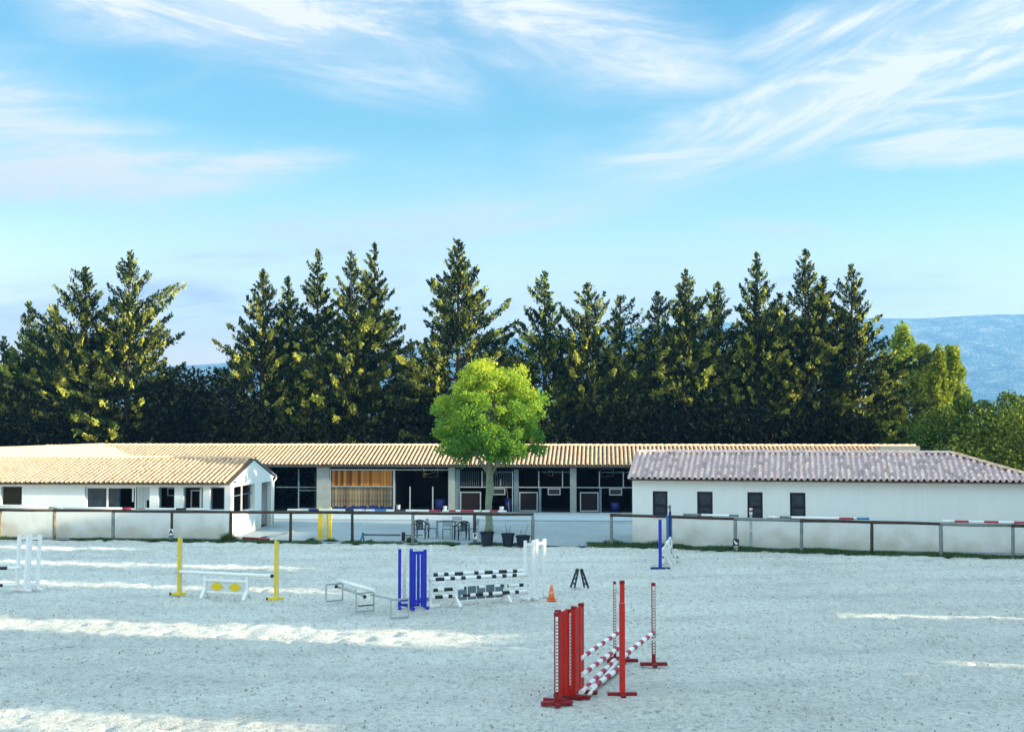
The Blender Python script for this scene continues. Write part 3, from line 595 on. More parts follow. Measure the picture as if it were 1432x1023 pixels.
# ------------------------------------------------------------------ right building
rb = T(root('stable_house', (5.04, 54.1, 0), R_(-12.5)), 'white low building at right with purple-grey tiled hip roof and four narrow windows', 'building')
RW = 15.9; RD = 5.2; HW = 2.6; RZ = 2.80; rpt = .36
wins = [(.85, 1.47), (2.69, 3.33), (4.74, 5.36), (6.45, 7.07)]; wz0, wz1 = 1.19, 2.28
w_ = MB(); hole_wall(w_, 0, RW, 0, .22, 0, 2.74, [(a, b, wz0, wz1) for a, b in wins])
w_.box(0, .22, .22, RD - .2, 0, 2.74); w_.box(RW - .22, RW, .22, RD - .2, 0, 2.74); w_.box(0, RW, RD - .2, RD, 0, 2.74)
w_.build('wall', M_PL, rb)
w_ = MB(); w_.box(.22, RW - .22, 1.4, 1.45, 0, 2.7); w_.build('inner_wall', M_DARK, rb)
for i, (a, b) in enumerate(wins):
    w = link('window', None, rb) if False else frame(rb, a + .004, b - .004, wz0 + .004, wz1 - .004, .08, .085, M_NAVY, 'window')
    mid = (wz0 + wz1) / 2 - .06
    q = MB(); q.box(a + .089, b - .089, .085, .125, mid - .05, mid + .05); q.build('sash_bar', M_NAVY, w)
    pane(w, a + .089, b - .089, mid + .05, wz1 - .089, .105); pane(w, a + .089, b - .089, wz0 + .089, mid - .05, .10)
    q = MB(); x0 = a + .1 + .04 * (i % 2); x1 = x0 + (.36, .3, .2, .4)[i]
    for k in range(8): xx = x0 + (x1 - x0) * k / 8; q.box(xx, xx + (x1 - x0) / 9, .125 + .01 * (k % 2), .135 + .01 * (k % 2), mid + .06, wz1 - .1 - (.1 if i == 3 else 0))
    q.build('blind', M_CURT, w)
    q = MB(); q.box(a - .04, b + .04, -.035, .075, wz0 - .04, wz0 + .003); q.build('window_sill', M_PL, rb)
ro = .28; RX0 = -.10; RX1 = RW + .5; rc, rs = math.cos(math.atan(rpt)), math.sin(math.atan(rpt)); RZR = RZ + rpt * (HW + ro); HIP = 13.0; hiplen = RX1 - HIP
def rv(s):
    x = RX0 + s; full = (HW + ro) / rc
    return full if x <= HIP else max(0, full * (1 - (x - HIP) / hiplen))
dk = MB(); z_ = RZ - .03
dk.add([(RX0, -ro, z_), (RX1, -ro, z_), (HIP, HW, RZR - .03), (RX0, HW, RZR - .03)], [(0, 1, 2, 3)])
dk.add([(RX0, RD + ro, z_), (RX1, RD + ro, z_), (HIP, HW, RZR - .03), (RX0, HW, RZR - .03)], [(3, 2, 1, 0)])
dk.add([(RX1, -ro, z_), (RX1, RD + ro, z_), (HIP, HW, RZR - .03)], [(0, 1, 2)])
dk.add([(RX0, -ro, z_ - .04), (RX1, -ro, z_ - .04), (RX1, RD + ro, z_ - .04), (RX0, RD + ro, z_ - .04)], [(3, 2, 1, 0)])
dk.build('roof_deck', M_PAN, rb)
slope(rb, (RX0, -ro, RZ), (1, 0, 0), (0, rc, rs), RX1 - RX0, rv, .238, M_TILE2, 300, expo=.37, near=lambda c: -c[0])
slope(rb, (RX1, -ro, RZ), (0, 1, 0), Vector((-hiplen, 0, rpt * (HW + ro))), RD + 2 * ro, lambda s: max(0, (1 - abs(s - (HW + ro)) / (HW + ro))) * math.hypot(hiplen, rpt * (HW + ro)), .238, M_TILE2, 0)
ridge_caps(rb, (HIP, HW, RZR + .02), (RX0, HW, RZR + .02), M_TILE2, r=.12)
ridge_caps(rb, (RX1, -ro, RZ + .03), (HIP, HW, RZR + .04), M_TILE, r=.12)
ridge_caps(rb, (RX1, RD + ro, RZ + .03), (HIP, HW, RZR + .04), M_TILE2, r=.12)
w_ = MB(); w_.prism([(0, 2.74), (RD, 2.74), (HW, RZR - .08)], 0, .2, 'x'); w_.build('gable', M_PL, rb)

# ------------------------------------------------------------------ fences
def fence(name, label, posts, mats_post, zt, gap=None):
    fr = T(root(name, (posts[0][0], posts[0][1], 0)), label, 'fence'); ox, oy = posts[0]
    for i, (x, y) in enumerate(posts):
        p = MB(); r0 = rnd.uniform(.065, .085); lean = rnd.uniform(-.02, .02); pts = [(x - ox + lean * k / 4, y - oy, -.05 + (zt[i] - .02) * k / 4) for k in range(5)]
        p.tube(pts, [r0, r0 * rnd.uniform(.9, 1.08), r0 * .95, r0 * rnd.uniform(.85, 1), r0 * .9], 9); p.build('post', mats_post[i % len(mats_post)], fr, smooth=True)
    for i in range(len(posts) - 1):
        (x0, y0), (x1, y1) = posts[i], posts[i + 1]; p = MB(); z0, z1 = zt[i], zt[i + 1]; mid = rnd.uniform(-.02, .015)
        p.tube([(x0 - ox - .04, y0 - oy, z0), ((x0 + x1) / 2 - ox, (y0 + y1) / 2 - oy, (z0 + z1) / 2 + mid), (x1 - ox + .04, y1 - oy, z1)], [.066, .060, .056], 9); p.build('rail', [M_FENCE, M_FENCE, M_FENCEG][i % 3] if 'right' in label else M_FENCE, fr, smooth=True)
    return fr
LP = [(-25.4, 58.0), (-22.75, 57.45), (-20.2, 57.1), (-17.5, 56.75), (-14.8, 56.25), (-12.18, 55.95), (-9.55, 55.75), (-6.85, 55.5), (-4.24, 55.2), (-1.58, 54.9), (.87, 54.57)]
fence('arena_fence', 'dark round-wood rail fence along the left and middle of the arena', LP, [M_FENCEL, M_FENCEL, M_FENCEL, M_FENCEG, M_FENCE, M_FENCE, M_FENCE, M_FENCE, M_FENCEG, M_FENCE, M_FENCEG], [1.27] * 11)
RP = [(4.14, 53.9), (6.5, 52.95), (8.98, 52.0), (11.45, 51.2), (14.04, 50.5), (16.5, 49.75), (19.0, 49.1), (21.5, 48.35)]
fence('arena_fence', 'greyed round-wood rail fence along the right side in front of the white building', RP, [M_FENCEG, M_FENCEG, M_FENCEG, M_FENCEG, M_FENCE, M_FENCEG], [1.29, 1.28, 1.26, 1.25, 1.24, 1.23, 1.22, 1.22])

# letter boards on the fence
def text_mesh(ch, size, m):
    cu = bpy.data.curves.new('letter', 'FONT'); cu.body = ch; cu.size = size; cu.align_x = 'CENTER'; cu.align_y = 'CENTER'; cu.extrude = .003; cu.offset = .008 * size / .2
    o = bpy.data.objects.new('letter', cu); COL.objects.link(o); dg = bpy.context.evaluated_depsgraph_get(); me = bpy.data.meshes.new_from_object(o.evaluated_get(dg))
    bpy.data.objects.remove(o); me.materials.clear(); me.materials.append(m); return me
def letter(ch, loc, label, block=True):
    r = T(root('letter_board', loc), label, 'sign')
    q = MB(); pts = [(.10 * math.cos(a) * (1.0), .135 * math.sin(a)) for a in [2 * math.pi * k / 20 for k in range(20)]]
    pts = [(max(-.095, min(.095, a * 1.25)), max(-.13, min(.13, b * 1.2))) for a, b in pts]
    q.prism(pts, -.02, 0, 'y'); q.build('plate', M_WHITE, r)
    o = link('letter', text_mesh(ch, .24, M_NAVY), r); o.location = (0, -.026, 0); o.rotation_euler = (R_(90), 0, 0)
    if block: q = MB(); q.box(-.09, .09, -.03, .0, -.33, -.15, bev=.01); q.build('lower_block', M_DGREY, r)
    return r
letter('A', (-14.8, 56.14, .40), "white letter board with a dark A on a post of the left fence")
letter('B', (-1.56, 54.78, .34), "white letter board with a dark letter beside the first plant pot")
r = T(root('letter_board', (8.98, 51.88, .34)), 'black square board with a white slanted mark on a post of the right fence', 'sign')
q = MB(); q.box(-.12, .12, -.02, 0, -.13, .13, bev=.006); q.build('plate', M_BLACK, r)
q = MB(); q.prism([(-.085, .10), (-.02, .03), (.085, -.05), (.04, -.09), (-.02, -.085), (-.085, .01)], -.026, -.021, 'y'); q.build('mark', M_WHITE, r)
q = MB(); q.box(-.08, .08, -.06, .02, -.34, -.14, bev=.01); q.build('lower_block', M_GREY, r)

# ------------------------------------------------------------------ poles
def pole(p0, p1, bands, label, r=.05, group=None, cat='pole', name='jump_pole', n=12):
    """bands: list of (fraction, material)"""
    ms = []; fr_ = [0]; idx = []
    for f, m in bands:
        if m not in ms: ms.append(m)
        idx.append(ms.index(m)); fr_.append(fr_[-1] + f)
    p0 = Vector(p0); p1 = Vector(p1); tot_ = fr_[-1]
    pts = []; mi = []
    for k in range(len(idx)):
        pts.append((fr_[k] / tot_)); mi.append(idx[k])
        pts.append((fr_[k + 1] / tot_)); mi.append(idx[k])
    P_ = [Vector((0, 0, 0)) + (p1 - p0) * t for t in pts]
    q = MB()
    for k in range(len(idx)):
        a, b = P_[2 * k], P_[2 * k + 1]
        q.tube([a, b], r, n, idx[k], cap=(k == 0 or k == len(idx) - 1))
    o = q.build(name, ms, smooth=False); o.location = p0
    for p in o.data.polygons: p.use_smooth = len(p.vertices) == 4
    return T(o, label, cat, group)
def alt(m1, m2, n): return [(1, m1 if k % 2 == 0 else m2) for k in range(n)]
on = 'poles laid along the top rail of the arena fence'
def onrail(P, i0, t0, i1, t1, zadd=.118, zb=1.27):
    a = Vector((*P[i0], 0)).lerp(Vector((*P[i0 + 1], 0)), t0); b = Vector((*P[i1], 0)).lerp(Vector((*P[i1 + 1], 0)), t1)
    a.z = b.z = zb + zadd; return a, b
W_, Rr, Bl = M_WHITE, M_CRIM, M_LBLUE
for (P_, i0, t0, i1, t1, bands, lab, zb) in (
    (LP, 0, .6, 2, .1, [(6, W_), (1, M_GREY)], 'white pole resting on the fence rail at the left edge of the picture', 1.265),
    (LP, 2, .15, 3, .30, [(7, W_), (1, Rr)], 'white pole with dark red end on the rail before the wide annex windows', 1.262),
    (LP, 3, .55, 4, .60, [(3, W_), (1, M_BLACK), (2, W_)], 'white pole with black band on the rail by the A board', 1.262),
    (LP, 5, .95, 7, .20, [(2, W_), (1, M_DBLUE), (2.5, W_), (.8, M_BLACK), (1, W_)], 'white pole with dark bands on the rail left of the yellow wing', 1.262),
    (LP, 7, .22, 8, .45, [(.8, W_), (1, Bl), (.7, W_), (1, M_BLACK), (2, W_), (1, Rr)], 'white pole with blue and black bands on the rail below the plank screen', 1.262),
    (LP, 8, .48, 9, .10, [(1, W_), (1, Rr), (.7, W_), (2, Rr), (1, W_)], 'red and white pole on the rail above the plastic armchair', 1.262),
    (LP, 9, .0 + .12, 9, .0 + .55, [(1, W_), (1, Rr), (1, W_)], 'short red and white pole on the rail above the garden table', 1.262)):
    a, b = onrail(P_, i0, t0, i1, t1, zb=zb); pole(a, b, bands, lab, .045, on)
for (i0, t0, i1, t1, bands, lab, zb, dy) in (
    (1, .2, 2, .05, [(2, M_FENCEG), (3, W_), (1, M_DGREY)], 'grey and white pole on the right rail between the first two windows', 1.268, 0),
    (2, .5, 3, .75, [(1, W_), (1, M_DGREY), (4, W_), (1.2, Rr)], 'white pole with dark red end on the right rail left of the blue-tipped pole', 1.248, 0),
    (2, .62, 3, .98, [(1, Rr), (5, W_), (.9, Bl)], 'white pole with bright blue end on the right rail', 1.25, .1),
    (5, -.0 + .02, 6, .35, [(1.3, W_), (1.5, Rr), (1.6, W_), (1.5, Rr), (1.6, W_), (1.5, Rr), (1, W_)], 'red and white banded pole on the rail at the right edge of the picture', 1.222, 0)):
    a, b = onrail(RP, i0, t0, i1, t1, zb=zb); a.y += dy; b.y += dy
    if dy: a.z -= .0; b.z -= .0
    pole(a, b, bands, lab, .045, on)

# ------------------------------------------------------------------ jump stands
def track(mb_name, parent, h, x, y, z0=.25, face=-1, w=.045, rotz=0):
    q = MB(); q.box(x - w / 2, x + w / 2, y - .008, y, z0, h - .06); t_ = q.build('cup_track', M_WHITE, parent)
    d = MB(); n = int((h - .1 - z0) / .06)
    for k in range(n): zc = z0 + .04 + k * .06; d.box(x - w * .28, x + w * .28, y - .0115, y - .0085, zc - .013, zc + .013)
    T(d.build('track_holes', M_BLACK, t_), kind='stuff')
def stand(loc, rotz, h, m, label, mfoot=None, foot=.5, tracks=False, cap=None, group=None, tip=None, post_w=.09, cross=True, lean=0):
    r = T(root('jump_stand', loc, rotz), label, 'jump stand', group); r.rotation_euler.y = lean
    q = MB(); q.box(-post_w / 2, post_w / 2, -post_w / 2, post_w / 2, .05, h, bev=.008); q.build('post', m, r)
    q = MB(); q.box(-foot / 2, foot / 2, -.045, .045, .0, .07, bev=.008); q.build('foot', mfoot or m, r)
    if cross:
        q = MB(); q.box(-.045, .045, -foot * .42, -.05, .0, .065, bev=.008); q.build('foot', mfoot or m, r)
    if cap: q = MB(); q.box(-post_w / 2 - .004, post_w / 2 + .004, -post_w / 2 - .004, post_w / 2 + .004, h - .06, h + .006); q.build('cap', cap, r)
    if tracks: track('t', r, h, 0, -post_w / 2 - .001)
    if tip:
        q = MB(); q.box(-foot / 2 - .03, -foot / 2 + .02, -.05, .05, .0, .075); q.build('foot_cap', tip, r)
    return r
def wing(loc, rotz, h, w, m, label, fill=None, nfill=0, mfoot=None, tracks=False, group=None, foot=.5, lean=0, bars=(.12, .95), caps=None, posts=None, hs=None, thick=.07):
    """frame of two posts in the local xz plane, feet across it"""
    r = T(root('jump_wing', loc, rotz), label, 'jump wing', group); r.rotation_euler.y = lean
    hs = hs or (h, h)
    for k, x in enumerate((-w / 2, w / 2)):
        q = MB(); q.box(x - thick / 2, x + thick / 2, -thick / 2, thick / 2, .06, hs[k], bev=.007); q.build('post', (posts or (m, m))[k], r)
        q = MB(); q.box(x - .04, x + .04, -foot / 2, foot / 2, .0, .07, bev=.008); q.build('foot', mfoot or m, r)
        if caps: q = MB(); q.box(x - thick / 2 - .003, x + thick / 2 + .003, -thick / 2 - .003, thick / 2 + .003, hs[k] - .05, hs[k] + .005); q.build('cap', caps, r)
    for b in bars:
        q = MB(); q.box(-w / 2 + thick / 2, w / 2 - thick / 2, -.02, .02, h * b - .04, h * b + .04); q.build('crossbar', m, r)
    for k in range(nfill):
        x0 = -w / 2 + thick / 2 + (w - thick) * (k + .12) / nfill; x1 = -w / 2 + thick / 2 + (w - thick) * (k + .88) / nfill
        q = MB(); q.box(x0, x1, -.045 if k % 2 else -.035, -.021, .10, h * .965 - .01 * (k % 2)); q.build('slat', fill or m, r)
    if tracks: track('t', r, hs[1], w / 2, -thick / 2 - .001)
    return r

# --- red jump, nearest
pd = math.atan2(27.3 - 24.0, 2.3 - 1.25)   # direction of its poles
rg = 'red stands and wings of the nearest jump'
wing((.93, 23.72, 0), R_(62), 1.66, .42, M_RED, 'red slatted wing with white pole track, front left of the nearest jump', M_RED, 3, M_DRED, True, rg, .56, caps=M_DRED, thick=.085, hs=(1.66, 1.62))
wing((1.22, 24.15, 0), R_(70), 1.67, .46, M_RED, 'red wing standing just behind the front-left wing of the nearest jump', M_RED, 2, M_DRED, False, rg, .62, caps=M_DRED, thick=.085)
track_src = None
s_ = stand((.80, 23.33, 0), R_(4), 1.64, M_DRED, 'dark red stand with dotted white track at the front-left corner of the nearest jump', M_DRED, .56, True, M_DRED, rg, post_w=.085)
stand((2.045, 24.12, 0), R_(2), 1.71, M_RED, 'bright red single stand in the middle front of the nearest jump', M_DRED, .54, False, None, rg, post_w=.10)
stand((2.34, 27.55, 0), R_(2), 1.71, M_RED, 'tall red stand at the far left behind the poles of the nearest jump', M_DRED, .66, False, M_DRED, rg, post_w=.095)
stand((2.20, 27.80, 0), R_(2), 1.67, M_DRED, 'dark red stand with dotted track half hidden behind the tall far stand', M_DRED, .62, True, None, rg, post_w=.06)
stand((2.96, 27.15, 0), R_(2), 1.71, M_DRED, 'slim dark red stand with dotted track at the far right of the nearest jump', M_DRED, .56, True, M_DRED, rg, post_w=.075)
q = MB(); q.box(-.07, .07, -.05, -.045 + .12, .52, .56); cup = q.build('pole_cup', M_WHITE); cup.parent = [o for o in COL.objects if o.get('label', '').startswith('slim dark red')][0]
rp_ = 'red and white poles of the nearest jump'
def rw(n=9): return [(1.15 if k % 2 == 0 else 1.0, M_WHITE if k % 2 == 0 else M_CRIM) for k in range(n)]
pole((1.28, 24.20, .68), (2.30, 27.50, .66), rw(11), 'red and white pole set highest on the left of the nearest jump', .045, rp_)
pole((1.30, 24.20, .37), (2.30, 27.50, .34), rw(11), 'red and white pole set in the middle height at the left of the nearest jump', .05, rp_)
pole((1.28, 24.10, .07), (2.16, 27.40, .06), rw(9), 'red and white pole lying low at the foot of the red wings', .05, rp_)
pole((1.42, 24.0, .055), (2.22, 27.3, .055), [(1, M_WHITE)], 'thin plain white pole on the sand between the banded ones', .032, rp_)
pole((1.46, 24.4, .06), (2.26, 26.75, .06), rw(7), 'red and white pole on the sand, frontmost of the low ones', .055, rp_)
pole((2.05, 24.22, .69), (2.95, 27.08, .69), rw(10), 'red and white pole running to the slim far right stand', .05, rp_)
q = MB(); q.box(-.06, .06, -.03, .05, .0, .04)

# --- yellow jump
yg = 'yellow stands of the jump with the diamond panel'
for x, y, lab in ((-9.88, 38.4, 'yellow single stand at the left end of the diamond jump'), (-6.81, 37.3, 'yellow single stand at the right end of the diamond jump')):
    r = stand((x, y, 0), R_(10), 1.70, M_YEL, lab, M_YEL, .46, False, None, yg, M_RUBBER, .075)
    q = MB(); q.box(.045, .10, -.03, .03, .06, 1.66); q.build('rear_batten', M_PYEL, r)
pole((-9.84, 38.35, .69), (-6.88, 37.30, .68), [(1, W_), (12, M_WHITE), (.3, M_BLACK)], 'plain white pole between the two yellow stands', .048)
r = T(root('filler_gate', (-8.33, 37.75, 0), math.atan2(37.5 - 37.97, 1.4)), 'small white gate filler with two yellow diamonds', 'jump filler')
q = MB(); q.box(-.66, .66, -.03, .03, .46, .53, bev=.006); q.box(-.66, .66, -.03, .03, .12, .18, bev=.006); q.build('rail', M_WHITE, r)
q = MB(); q.box(-.64, .64, -.008, .008, .18, .46); q.build('panel', mat('pale_blue_white_paint', (.60, .66, .68), .5, .3, 6), r)
for s in (-1, 1):
    q = MB(); q.box(s * .70 - .04, s * .70 + .04, -.035, .035, .10, .60, bev=.006); q.build('upright', M_WHITE, r)
    q = MB(); q.prism([(-.24, 0), (-.16, 0), (-.05, .14), (.05, .14), (.16, 0), (.24, 0), (.06, .24), (-.06, .24)], s * .70 - .045 - (0), s * .70 + .045, 'x'); q.build('foot', M_WHITE, r)
    q = MB(); q.prism([(s * .30 - .22, .315), (s * .30, .165), (s * .30 + .22, .315), (s * .30, .465)], -.022, -.010, 'y'); q.build('diamond', M_YEL, r)

# --- black and white oxer
og = 'white wings and stands of the black and white jump'
bg2 = 'blue wings of the black and white jump'
wing((-2.93, 35.62, 0), R_(6), 1.62, .32, M_BLUE, 'blue open wing at the far left of the black and white jump', None, 0, M_BLUE, False, bg2, .5, thick=.085, bars=(.14,), posts=(M_BLUE, M_DBLUE))
stand((-3.0, 36.1, 0), R_(5), 1.63, M_WHITE, 'white post standing between the posts of the blue open wing', M_BLUE, .35, False, None, og, post_w=.10)
wing((-2.58, 35.55, 0), R_(20), 1.60, .40, M_BLUE, 'royal blue slatted wing beside the white end post', M_BLUE, 3, M_BLUE, False, bg2, .55, thick=.075)
stand((-2.76, 35.95, 0), R_(8), 1.58, M_WHITE, 'white post showing behind the royal blue slatted wing', M_DBLUE, .4, False, None, og, post_w=.07)
q = MB(); q.box(-.14, .14, -.04, .04, -.03, .03); 
stand((-2.25, 35.85, 0), R_(14), 1.70, M_WHITE, 'white single stand at the left end of the black and white poles', M_WHITE, .5, False, None, og, post_w=.085)
wing((.50, 37.42, 0), R_(28), 1.69, .26, M_WHITE, 'white ladder-like wing, left one of the pair at the right end of the oxer', None, 0, M_WHITE, False, og, .5, thick=.075, bars=(.10, .93))
wing((.83, 37.95, 0), R_(38), 1.68, .30, M_WHITE, 'white ladder-like wing next to the orange cone', None, 0, M_WHITE, False, og, .5, thick=.08, bars=(.10, .93))
stand((-2.5, 37.25, 0), R_(10), 1.0, M_SBLUE, 'short blue stand behind the blue wings holding the rear poles', M_SBLUE, .4, False, None, None)
bp_ = 'black and white poles of the oxer'
def bw(seq): return [(w, M_WHITE if k % 2 == 0 else M_BLACK) for k, w in enumerate(seq)]
def bws(seed, n=21):
    rr = random.Random(seed); return [(rr.choice((1.2, 2.2)) if k % 2 == 0 else rr.choice((.9, .9, 1.7)), M_WHITE if k % 2 == 0 else M_BLACK) for k in range(n)]
pole((-2.30, 35.80, .755), (.42, 37.30, .72), bws(1, 15), 'upper front black and white pole of the oxer', .052, bp_)
pole((-2.45, 37.18, .72), (.45, 38.55, .70), bws(2, 15), 'upper rear black and white pole of the oxer', .052, bp_)
pole((-2.30, 35.82, .26), (.45, 37.34, .24), bws(3, 15), 'lower front black and white pole of the oxer', .052, bp_)
pole((-2.45, 37.18, .28), (.50, 38.60, .28), bws(4, 15), 'lower rear black and white pole of the oxer', .052, bp_)
r = T(root('filler_gate', (-.88, 36.62, 0), math.atan2(.85, 1.28)), 'white gate filler with dark grey panels standing inside the oxer', 'jump filler')
q = MB(); q.box(-.80, .80, -.025, .025, .50, .55, bev=.005); q.build('rail', M_WHITE, r); q = MB(); q.box(-.80, .80, -.02, .02, .10, .13); q.build('rail', M_WHITE, r)
for k in range(5):
    x0 = -.76 + k * .305; q = MB(); q.box(x0 + .01, x0 + .29, -.008, .012, .13, .50 if k % 2 else .42); q.build('panel', M_DGREY if k % 2 else M_SLATE, r)
for k in range(1, 5):
    x0 = -.76 + k * .305; q = MB(); q.box(x0 - .012, x0 + .008, -.02, .02, .13, .50); q.build('bar', M_WHITE, r)
for s in (-1, 1):
    q = MB(); q.box(s * .84 - .035, s * .84 + .035, -.035, .035, .16, .62, bev=.006); q.build('upright', M_WHITE, r)
    q = MB(); q.prism([(-.30, 0), (-.22, 0), (-.05, .14), (.05, .14), (.22, 0), (.30, 0), (.05, .26), (-.05, .26)], s * .84 - .035, s * .84 + .035, 'x'); q.build('foot', M_WHITE, r)

# --- white wings at the left edge
wg = 'white wings at the left edge of the arena'
wing((-14.92, 39.5, 0), R_(62), 1.68, .42, M_WHITE, 'white open wing with three crossbars, left one at the left edge', None, 0, M_WHITE, False, wg, .45, R_(2.2), bars=(.08, .57, .94), thick=.085)
wing((-14.60, 39.35, 0), R_(60), 1.68, .44, M_WHITE, 'white open wing with three crossbars, right one at the left edge', None, 0, M_WHITE, False, wg, .5, R_(3.0), bars=(.12, .57, .94), thick=.085)
q = MB()
wp = 'blue and white poles at the left edge of the arena'
pole((-17.9, 38.6, .70), (-14.85, 39.1, .72), [(1, W_), (1, Bl)] * 4 + [(1.0, M_WHITE), (.8, M_BLACK), (1.3, M_WHITE)], 'upper blue and white pole leading out of the picture at left', .05, wp)
pole((-17.9, 38.6, .20), (-14.9, 39.1, .20), [(1, W_), (1, Bl)] * 4 + [(1.0, M_WHITE), (.6, M_BLACK), (1.6, M_WHITE)], 'lower blue and white pole leading out of the picture at left', .05, wp)

# --- steel cavaletti
r = T(root('steel_cavaletti', (-4.2, 35.2, 0)), 'grey tube frame of three hoops joined by a rail, standing on the sand', 'cavaletti')
def hoop(a, b, z=.50, mid=False):
    q = MB(); a = Vector((a[0] + 4.2, a[1] - 35.2, 0)); b = Vector((b[0] + 4.2, b[1] - 35.2, 0)); up = Vector((0, 0, z)); e = Vector((0, 0, .03))
    q.beam(a + e, b + e, .04); q.beam(a + up, b + up, .04); q.beam(a + Vector((0, 0, .05)), a + up - Vector((0, 0, .02)), .04); q.beam(b + Vector((0, 0, .05)), b + up - Vector((0, 0, .02)), .04)
    if mid: q.beam(a.lerp(b, .1) + Vector((0, 0, .18)), b + Vector((0, 0, .18)), .03, mi=1)
    q.build('hoop', [M_GREY, M_BLACK], r)
hoop((-5.27, 36.75), (-4.84, 37.05)); hoop((-4.17, 34.70), (-3.73, 34.98), .52, True); hoop((-3.14, 33.56), (-2.70, 33.85))
q = MB(); q.beam((-4.95 + 4.2, 36.9 - 35.2, .42), (-3.95 + 4.2, 34.82 - 35.2, .44), .06); q.build('rail', M_SBLUE if False else M_GREY, r)
q = MB(); q.beam((-3.80 + 4.2, 34.9 - 35.2, .46), (-2.92 + 4.2, 33.7 - 35.2, .46), .04); q.build('rail', M_GREY, r)
for p in ((-5.0, 36.85, .44), (-3.95, 34.78, .42)):
    q = MB(); q.tube([(p[0] + 4.2, p[1] - 35.2 - .05, p[2]), (p[0] + 4.2, p[1] - 35.2 + .05, p[2])], .045, 10); q.build('clamp', M_BLACK, r, smooth=True)
pole((-4.98, 37.05, .585), (-3.70, 34.85, .575), [(1, M_WHITE)], 'plain white pole lying on top of the grey tube frame', .052)

# --- cone
r = T(root('traffic_cone', (1.13, 37.15, 0)), 'orange traffic cone beside the right white wing', 'cone')
q = MB(); q.box(-.14, .14, -.14, .14, 0, .035, bev=.01); q.build('base', M_ORANGE, r)
q = MB(); q.tube([(0, 0, .03), (0, 0, .14), (0, 0, .30), (0, 0, .45)], [.105, .085, .055, .028], 16); q.build('body', M_ORANGE, r, smooth=True)
q = MB(); q.tube([(0, 0, .19), (0, 0, .27)], [.088, .070], 16, cap=False); q.build('band', mat('faded_orange_band', (.85, .33, .18), .6), r, smooth=True)

# --- folding black trestle
r = T(root('folding_trestle', (2.09, 40.1, 0), R_(-18)), 'small black folding ladder-like trestle standing alone on the sand', 'trestle')
for s in (-1, 1):
    q = MB(); dy = s * .10
    a0 = Vector((s * .25 - .02, -.14 + dy * 0, 0)); a1 = Vector((s * .06, -.07, .60)); b0 = Vector((s * .25 + .02, .14, 0)); b1 = Vector((s * .06, .07, .60))
    off = Vector((s * .0, 0, 0)); xa = Vector((s * .09, -.02 * s, 0))
    pA0, pA1 = Vector((s * .30, -.06 * s, 0)), Vector((s * .085, -.03 * s, .58)); pB0, pB1 = Vector((s * .13, .10 * s, 0)), Vector((s * .02, .06 * s, .56))
    q.beam(pA0, pA1, .045, .05); q.beam(pB0, pB1, .045, .05); q.build('rail', M_PLASTIC, r)
    for t in (.22, .5, .78, .98):
        q = MB(); q.beam(pA0.lerp(pA1, t), pB0.lerp(pB1, t), .06, .045); q.build('rung', M_PLASTIC, r)

# --- blue stands on the right
b2 = 'blue stands of the jump seen end-on'
stand((5.18, 45.25, 0), 0, 1.72, M_BLUE, 'royal blue single stand, nearer one of the end-on jump', M_DBLUE, .68, False, None, b2, post_w=.105)
r = stand((5.98, 48.95, 0), 0, 1.75, M_DBLUE, 'dark blue stand with pale side, farther one of the end-on jump', M_DBLUE, .60, False, None, b2, post_w=.09)
q = MB(); q.box(-.14, -.048, -.03, .03, .07, 1.62); q.build('side_board', M_SBLUE, r)
q = MB(); q.box(-.03, .04, -.03, .03, 1.75, 2.0); q.box(-.10, -.03, -.03, .03, 1.90, 1.96); q.build('pole_cup', M_DGREY, r)
for k, (dx, z, lab) in enumerate(((-.10, .60, 'white pole seen end-on low between the blue stands'), (.05, .80, 'white pole seen end-on high between the blue stands'))):
    pole((5.42 + dx, 45.9, z), (5.95 + dx * .5, 48.7, z), [(1, M_WHITE)] + [(1, M_WHITE), (.6, M_LBLUE)] * 2, lab, .05, 'white poles between the blue stands')
for k, (x, y, lab) in enumerate(((5.60, 46.7, 'white end-on filler gate, nearer one between the blue stands'), (5.84, 47.7, 'white end-on filler gate, farther one between the blue stands'))):
    r = T(root('filler_gate', (x, y, 0), R_(77)), lab, 'jump filler', 'white fillers between the blue stands')
    q = MB(); q.box(-.35, .35, -.03, .03, .10, .16); q.box(-.35, .35, -.03, .03, .5, .56); q.build('rail', M_WHITE, r)
    q = MB(); q.box(-.33, .33, -.01, .01, .16, .5); q.build('panel', M_WHITE if k == 0 else M_GREY, r)
    for s in (-1, 1):
        q = MB(); q.box(s * .38 - .03, s * .38 + .03, -.03, .03, .2, .66 + .12 * k); q.build('upright', M_WHITE, r)
        q = MB(); q.prism([(-.26, 0), (-.17, 0), (-.05, .2), (.05, .2), (.17, 0), (.26, 0), (.05, .34), (-.05, .34)], s * .38 - .03, s * .38 + .03, 'x'); q.build('foot', M_WHITE, r)

